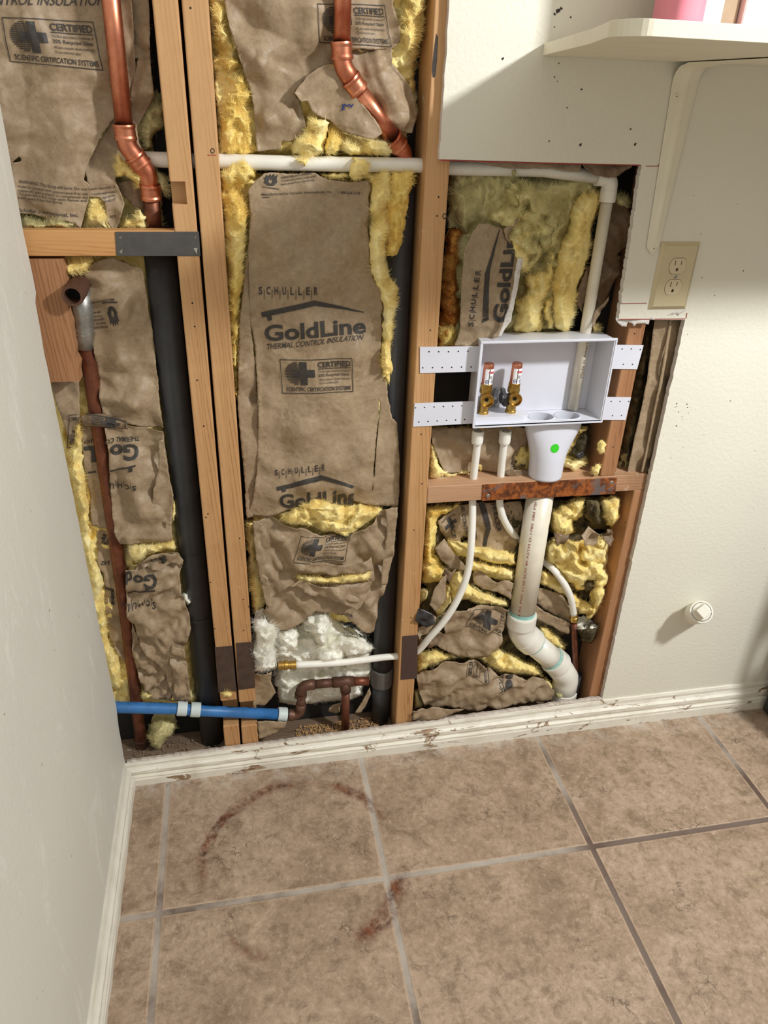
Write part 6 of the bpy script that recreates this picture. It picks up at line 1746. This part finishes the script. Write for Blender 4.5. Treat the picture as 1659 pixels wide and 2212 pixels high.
# paint ring on the wall around it
mb = MB(); V = []; F = []
c0 = Vector(P(1500, 1325, -.0003))
for k in range(40):
    a = 2*math.pi*k/40
    for rr_, yy in ((rp*1.0, -.0026), (rp*1.22+.001*math.sin(5*a), -.0004)):
        V.append((c0.x+rr_*1.02*math.cos(a), yy, c0.z+rr_*1.12*math.sin(a)))
for k in range(40):
    k2 = (k+1) % 40
    F.append((2*k, 2*k+1, 2*k2+1, 2*k2))
mb.add(V, F, True); build(mb, 'caulk_ring', pm, e)

# ------------------------------------------------------------------ shelf with bracket and the things on it
ZS = 1.5052; TS = .0162
mb = MB()
sh = [(.8262, -.0005), (.772, -.300)]+[(.7505+.030-.030*math.cos(a)-.006, -.405-.045*math.sin(a)) for a in [math.pi/2*k/8 for k in range(0, 9)]]+[(.92, -.446), (1.9, -.430), (1.9, -.0005)]
plate(mb, sh, lambda u, v, w: (u, v, ZS+w), TS)
build(mb, 'wall_shelf', M['cream'], None, 'cream painted wall shelf with an angled left end', 'shelf', bevel=.0022, bseg=3)
e = empty('shelf_bracket', (1.083, -.001, 1.198), 'painted metal bracket under the cream shelf', 'bracket')
# pressed steel strip: leg down the wall, rounded bend, arm under the shelf
def width(s): return .0125+.0115*min(1, s/.28)
prof = [(z_, -.0015, 'leg') for z_ in np.linspace(1.2, 1.474, 24)]
rad = .027
prof += [(1.474+rad*math.sin(a), -.0015-rad*(1-math.cos(a)), 'bend') for a in [math.pi/2*k/10 for k in range(1, 11)]]
prof += [(1.501+.0026, y_, 'arm') for y_ in np.linspace(-.04, -.40, 14)]
V = []; F = []
cross = [-1, -.92, -.45, -.3, -.15, 0, .15, .3, .45, .92, 1]
n_ = len(cross); s_acc = 0; prev = None
for i, (z_, y_, kind) in enumerate(prof):
    s_acc += 0 if prev is None else math.hypot(z_-prev[0], y_-prev[1]); prev = (z_, y_)
    if i+1 < len(prof): tz, ty = prof[i+1][0]-z_, prof[i+1][1]-y_
    l_ = math.hypot(tz, ty); nz, ny = ty/l_, -tz/l_            # pointing away from wall and shelf
    wdt = width(s_acc) if kind != 'arm' else .024-.012*(i-34)/13
    tip = min(1, math.sqrt(max(0, 1-(1-min(1, s_acc/.0125))**2)))
    for c_ in cross:
        ribm = max(0, 1-(abs(c_)/.36)**2) if (.03 < s_acc < .36) else 0
        off = .0018+.0042*ribm if abs(c_) < .99 else 0
        V.append((1.0835+c_*wdt*max(.06, tip), y_+ny*off, z_+nz*off))
for i in range(len(prof)-1):
    F += [(i*n_+k, i*n_+k+1, (i+1)*n_+k+1, (i+1)*n_+k) for k in range(n_-1)]
mb = MB(); mb.add(V, F, True); build(mb, 'pressed_strip', M['cream'], e)
for (x_, z_) in ((1.0705, 1.4555), (1.0838, 1.2105)):
    mb = MB(); lathe(mb, (x_, -.003, z_), (0, -1, 0), [(0, .0058), (.0012, .0056), (.0022, .004), (.0026, 0)], 20); sw = build(mb, 'screw_head', M['cream'], e)
    mb = MB(); lathe(mb, (x_, -.0058, z_), (0, -1, 0), [(0, .0012), (.0001, 0)], 8); build(mb, 'screw_recess', M['ink_faint'], sw)
zt = ZS+TS
def bottle(x0, x1, y0, y1, h, mat, cap, name, label, cat):
    e = empty(name, ((x0+x1)/2, (y0+y1)/2, zt), label, cat)
    cx, cy, rx, ry = (x0+x1)/2, (y0+y1)/2, (x1-x0)/2, (y1-y0)/2
    mb = MB(); V = []; F = []; seg = 40
    lv = [(0, .94), (.004, 1), (.03, 1), (h*.5, .99), (h*.78, 1), (h*.88, .9), (h*.95, .6), (h, .42)]
    for z_, s_ in lv:
        for k in range(seg):
            a = 2*math.pi*k/seg; ca, sa = math.cos(a), math.sin(a)
            V.append((cx+rx*s_*math.copysign(abs(ca)**.6, ca), cy+ry*s_*math.copysign(abs(sa)**.6, sa), zt+z_))
    for i in range(len(lv)-1): F += [(i*seg+k, i*seg+(k+1) % seg, (i+1)*seg+(k+1) % seg, (i+1)*seg+k) for k in range(seg)]
    mb.add(V, F, True); mb.f.append(tuple(range(seg))); mb.s.append(False); mb.m.append(0)
    build(mb, 'bottle_body', mat, e)
    mb = MB(); lathe(mb, (cx, cy, zt+h), (0, 0, 1), [(0, rx*.42), (.03, rx*.42), (.032, rx*.36), (.032, 0)], 28); build(mb, 'bottle_cap', cap, e)
    return e
xs = [P(q, 20, -.13)[0] for q in (1435, 1513, 1517, 1563, 1566, 1600, 1603)]
bottle(xs[0], xs[1], -.16, -.08, .26, M['pink'], M['white_box'], 'laundry_bottle', 'pink bottle at the left end of the things on the shelf', 'bottle')
mb = MB(); box(mb, xs[2], xs[3], -.13, -.05, zt, zt+.25); build(mb, 'carton', M['white_box'], None, 'narrow white carton on the shelf beside the pink bottle', 'box', bevel=.001)
mb = MB(); box(mb, xs[4], xs[5], -.125, -.05, zt, zt+.25); build(mb, 'carton', M['tan'], None, 'narrow brown carton on the shelf between the white and pale pink boxes', 'box', bevel=.001)
mb = MB(); box(mb, xs[6], xs[6]+.14, -.135, -.05, zt, zt+.25); build(mb, 'carton', M['pale_pink'], None, 'pale pink box on the shelf at the right edge of the photo', 'box', bevel=.003)

# ------------------------------------------------------------------ black step stool standing by the wall at right
e = empty('step_stool', (1.81, -.15, 0), 'black plastic step stool standing against the wall at the far right', 'step stool')
def rrect(x0, x1, z0, z1, r, n=8):
    pts = []
    for cx, cz, a0 in ((x1-r, z0+r, -90), (x1-r, z1-r, 0), (x0+r, z1-r, 90), (x0+r, z0+r, 180)):
        pts += [(cx+r*math.cos(math.radians(a0+90*k/n)), cz+r*math.sin(math.radians(a0+90*k/n))) for k in range(n+1)]
    return pts
mb = MB(); plate(mb, rrect(1.668, 1.96, .001, .86, .028), lambda u, v, w: (u, -.262+w, v), .010, [rrect(1.690, 1.712, .545, .655, .010)[::-1]]); build(mb, 'front_panel', M['black_plastic'], e, bevel=.001)
mb = MB(); plate(mb, rrect(1.6615, 1.96, .001, .86, .022), lambda u, v, w: (u, -.058+w, v), .024); build(mb, 'rear_panel', M['black_plastic'], e, bevel=.004)
mb = MB(); box(mb, 1.70, 1.93, -.252, -.058, .80, .82); build(mb, 'tread', M['black_plastic'], e, bevel=.002)

# ------------------------------------------------------------------ marks and litter
def pencil(name, segs, mat, w=.0011, label=None):
    mb = MB()
    for (a, b_) in segs:
        p = P(a[0], a[1], -.0004); q_ = P(b_[0], b_[1], -.0004); dd2 = (q_-p); l_ = np.linalg.norm(dd2); n2 = np.array((-dd2[2], 0, dd2[0]))/l_*w/2
        mb.add([p-n2, q_-n2, q_+n2, p+n2], [(0, 1, 2, 3)])
    mb.fixn = False
    o = build(mb, name, mat, None, label, None, kind='structure')
    o['kind'] = 'structure'
    return o
pencil('trim_1', [((1395, 359), (1422, 359)), ((1422, 354), (1422, 360)), ((1343, 656), (1397, 655))], M['pen_red'], .0012, 'red pencil cutting marks on the drywall')
pencil('trim_2', [((952, 346), (1150, 352)), ((1150, 352), (1384, 357)), ((1338, 690), (1480, 689)), ((1484, 676), (1482, 688))], M['pen_red'], .0018, 'red pencil line along the cut edges of the drywall')
# dark gap under the shelf's left part
rg = np.random.default_rng(9)
def litter(name, n, xr, yr, z, mat, label, cat, size=(.004, .012), thin=.0012, zs=.004):
    mb = MB()
    for i in range(n):
        x_, y_ = rg.uniform(*xr), rg.uniform(*yr); L_ = rg.uniform(*size); a = rg.uniform(0, math.pi); t_ = rg.uniform(-.4, .4)
        d_ = Vector((math.cos(a)*math.cos(t_), math.sin(a)*math.cos(t_), math.sin(t_))); c_ = Vector((x_, y_, z+rg.uniform(.001, zs)))
        _, s1, u1 = frame_for(d_)
        w_ = thin*rg.uniform(.5, 1.6)
        V = [c_+d_*L_*k/2+s1*w_*j+u1*w_*.5*i2 for k in (-1, 1) for j in (-1, 1) for i2 in (-1, 1)]
        mb.add(V, [(0, 1, 3, 2), (4, 6, 7, 5), (0, 4, 5, 1), (2, 3, 7, 6), (0, 2, 6, 4), (1, 5, 7, 3)])
    return build(mb, name, mat, None, label, cat, kind='stuff')
litter('wood_shavings', 420, (.40, .64), (.016, .075), .036, M['debris'], 'wood shavings strewn on the sole plate of the centre bay', 'debris')
litter('plaster_crumbs', 130, (.01, .225), (.018, .08), .036, M['plate'], 'grey crumbs on the sole plate of the left bay', 'debris', (.002, .008))
def lump(name, outline, front, back, mat, label, cat, rim=14, fuzz=0, rough=.008, kind=None, **kw):
    o = wool(name, outline, front, back, mat, None, rim, rough, fuzz=fuzz, label=label, cat=cat, **kw)
    if kind: o['kind'] = kind
    return o
cQ = crop(200, 1560, .18083)
lump('wool_scrap', cQ((640, 130), (700, 90), (690, 30), (760, -20), (900, -40), (1000, 0), (1000, 70), (960, 130), (900, 190), (850, 240), (840, 330), (760, 345), (690, 290), (660, 200)), .03, .075, M['wool_grey'], 'crumpled scrap of yellow wool on the sole plate beside the old copper pipe', 'insulation', 16, 500, .012)
lump('wool_scrap', cD((1268, 800), (1300, 775), (1322, 800), (1312, 845), (1290, 860), (1262, 840)), .002, .014, M['wool'], 'small yellow wool tuft stuck on the reddish stud', 'insulation', 10, 200, .004)
lump('wool_scrap', cD((1228, 965), (1270, 930), (1285, 950), (1272, 985), (1240, 1012)), .002, .014, M['wool'], 'small yellow wool tuft at the foot of the reddish stud', 'insulation', 8, 150, .004)
lump('wool_scrap', cK((-10, 775), (40, 772), (75, 790), (60, 825), (10, 820)), -.004, .012, M['wool'], 'pale wool tuft under the left steel guard', 'insulation', 7, 120, .003)
sheet('paper_scrap', cK((250, 640), (385, 610), (380, 690), (420, 780), (330, 880), (240, 880)), .03, M['paper'], None, .008, .05, label='kraft paper scrap hanging behind the blue pipe', cat='paper')
sheet('paper_scrap', cK((370, 1000), (500, 1005), (490, 1060), (430, 1100), (290, 1140), (275, 1010)), .012, M['paper'], None, .006, .05, label='kraft paper scrap lying under the end of the blue pipe', cat='paper')
sheet('paper_scrap', cK((830, 890), (930, 850), (920, 930), (890, 945), (825, 920)), .062, M['paper'], None, .005, .04, label='kraft paper scrap left of the copper tee', cat='paper')
sheet('paper_scrap', cK((1030, 935), (1090, 850), (1150, 740), (1160, 790), (1120, 880), (1080, 940)), .05, M['paper'], None, .006, .04, label='kraft paper scrap right of the copper tee', cat='paper')
# rough plaster left along the top of the baseboard
mb = MB(); n_ = 240
def ledge(x):
    if x < .22: return .004
    if .80 < x < 1.06: return .006
    if 1.06 <= x < 1.2: return .010
    return .003
V = []; F = []
for i in range(n_):
    x_ = .004+1.19*i/(n_-1); hb_ = .060+.024*min(1, max(0, x_/1.15))
    h_ = hb_+ledge(x_)*(.5+.9*abs(noise.noise((x_*28, 1, 3))))+.003*noise.noise((x_*90, 4, 1))
    for (y_, z_) in ((-.001, hb_-.012), (-.0015, h_-.003), (.003+.002*noise.noise((x_*40, 2, 2)), h_), (.0105, h_-.002), (.0125, .03)):
        V.append((x_, y_, z_))
for i in range(n_-1):
    F += [(i*5+k, i*5+k+1, i*5+k+6, i*5+k+5) for k in range(4)]
mb.add(V, F)
build(mb, 'trim_3', [M['plaster']], None, 'ragged strip of broken plaster along the top of the baseboard', 'trim', kind='structure')

# torn paper of the drywall under the outlet, scuffs and flecks on the walls
wb = bpy.data.objects['wall_back']; ORG['wall_back'] = np.zeros(3)
g2 = crop(1240, 660, .18992)
sheet('torn_wall_paper', g2((470, 165), (500, 200), (545, 238), (600, 242), (620, 190), (660, 205), (680, 240), (700, 200), (760, 200), (845, 212), (850, 150), (470, 140)), .003, M['gypsum'], wb, .003, .03)
sheet('torn_wall_paper', g2((862, 160), (890, 128), (915, 150), (918, 165)), -.001, M['gypsum'], wb, .002, .03)
sheet('torn_wall_paper', g2((1060, 110), (1180, 55), (1290, 40), (1255, 62), (1200, 100), (1180, 115), (1160, 95)), -.0006, M['gypsum'], wb, .0005, .03)
def flecks(name, pts, mat, parent, r=.0014):
    mb = MB()
    for q in pts:
        c = P(q[0], q[1], -.0004); a0 = rg.uniform(0, 6)
        rr_ = r*(q[2] if len(q) > 2 else 1)
        mb.add([(c[0]+rr_*(1+.4*math.sin(3*a+a0))*math.cos(a), -.0004, c[2]+rr_*(1+.4*math.sin(2*a+a0))*math.sin(a)) for a in [2*math.pi*k/9 for k in range(9)]], [tuple(range(9))])
    mb.fixn = False
    o = build(mb, name, mat, parent); o['kind'] = 'stuff'
    return o
flecks('dark_flecks', [(1462, 872), (1461, 878, .7), (1466, 890, .8), (1473, 900, .7), (1484, 873, 1.1), (1485, 880), (1487, 892, .6), (1461, 920, 1.2), (1475, 905, .5), (1458, 880, .6), (1475, 966, .7),
       (1205, 24, 2.6), (1212, 18, 1.6), (1198, 30, 1.4), (1233, 37), (1086, 127, 1.5), (1198, 58, .8), (1256, 193, 1.3), (1207, 137, .8), (1198, 166, .8), (1225, 233, .9), (1362, 279, 1.2), (1254, 313, 1.6), (1372, 312, 1.6), (1186, 305), (1606, 585, .8), (1516, 600, .8)], M['pen_black'], wb)

# knots, scorch and pencil marks on the pine studs
st = [o for o in bpy.data.objects if o.name.startswith('wall_stud')]
def stud_mark(o, name, polys, mat, y=.0124):
    mb = MB()
    for pl in polys:
        p_ = [P(q[0], q[1], y) for q in pl]
        mb.add(p_, [tuple(range(len(p_)))])
    mb.fixn = False
    return build(mb, name, mat, o)
L_ = {o['label'].split(' ')[0]: o for o in st}
def ringm(cx, cy, rx, ry, w=.62):
    n = 16; out = []
    for k in range(n):
        a0, a1 = 2*math.pi*k/n, 2*math.pi*(k+1)/n
        out.append([(cx+rx*math.cos(a0), cy+ry*math.sin(a0)), (cx+rx*math.cos(a1), cy+ry*math.sin(a1)), (cx+rx*w*math.cos(a1), cy+ry*w*math.sin(a1)), (cx+rx*w*math.cos(a0), cy+ry*w*math.sin(a0))])
    return out
stud_mark(L_['single'], 'knot', ringm(960.5, 467, 5, 6.5), M['pen_black'])
stud_mark(L_['right'], 'knot', ringm(459, 326, 5, 6), M['pen_black'])
stud_mark(L_['right'], 'red_pencil_mark', [[(448, 334.5), (467, 334), (467, 336), (448, 336.5)]], M['pen_red'])
stud_mark(L_['single'], 'scorch_mark', [[(942, 72), (946, 80), (944, 130), (940, 166), (935, 168), (933, 150), (937, 110)]], M['pen_black'])
# sawn notch in the edge of the left stud beside the copper elbow
cut = MB(); q0_, q1_ = P(372, 441, .0127), P(400, 392, .0127)
box(cut, .20, q1_[0], -.02, .034, q0_[2], q1_[2])
co = build(cut, 'cutter', M['stud'])
so = L_['left']
m_ = so.modifiers.new('notch', 'BOOLEAN'); m_.object = co; m_.operation = 'DIFFERENCE'; m_.solver = 'EXACT'
bpy.context.view_layer.update()
dg_ = bpy.context.evaluated_depsgraph_get()
me_ = bpy.data.meshes.new_from_object(so.evaluated_get(dg_))
so.modifiers.clear(); so.data = me_
bpy.data.objects.remove(co)
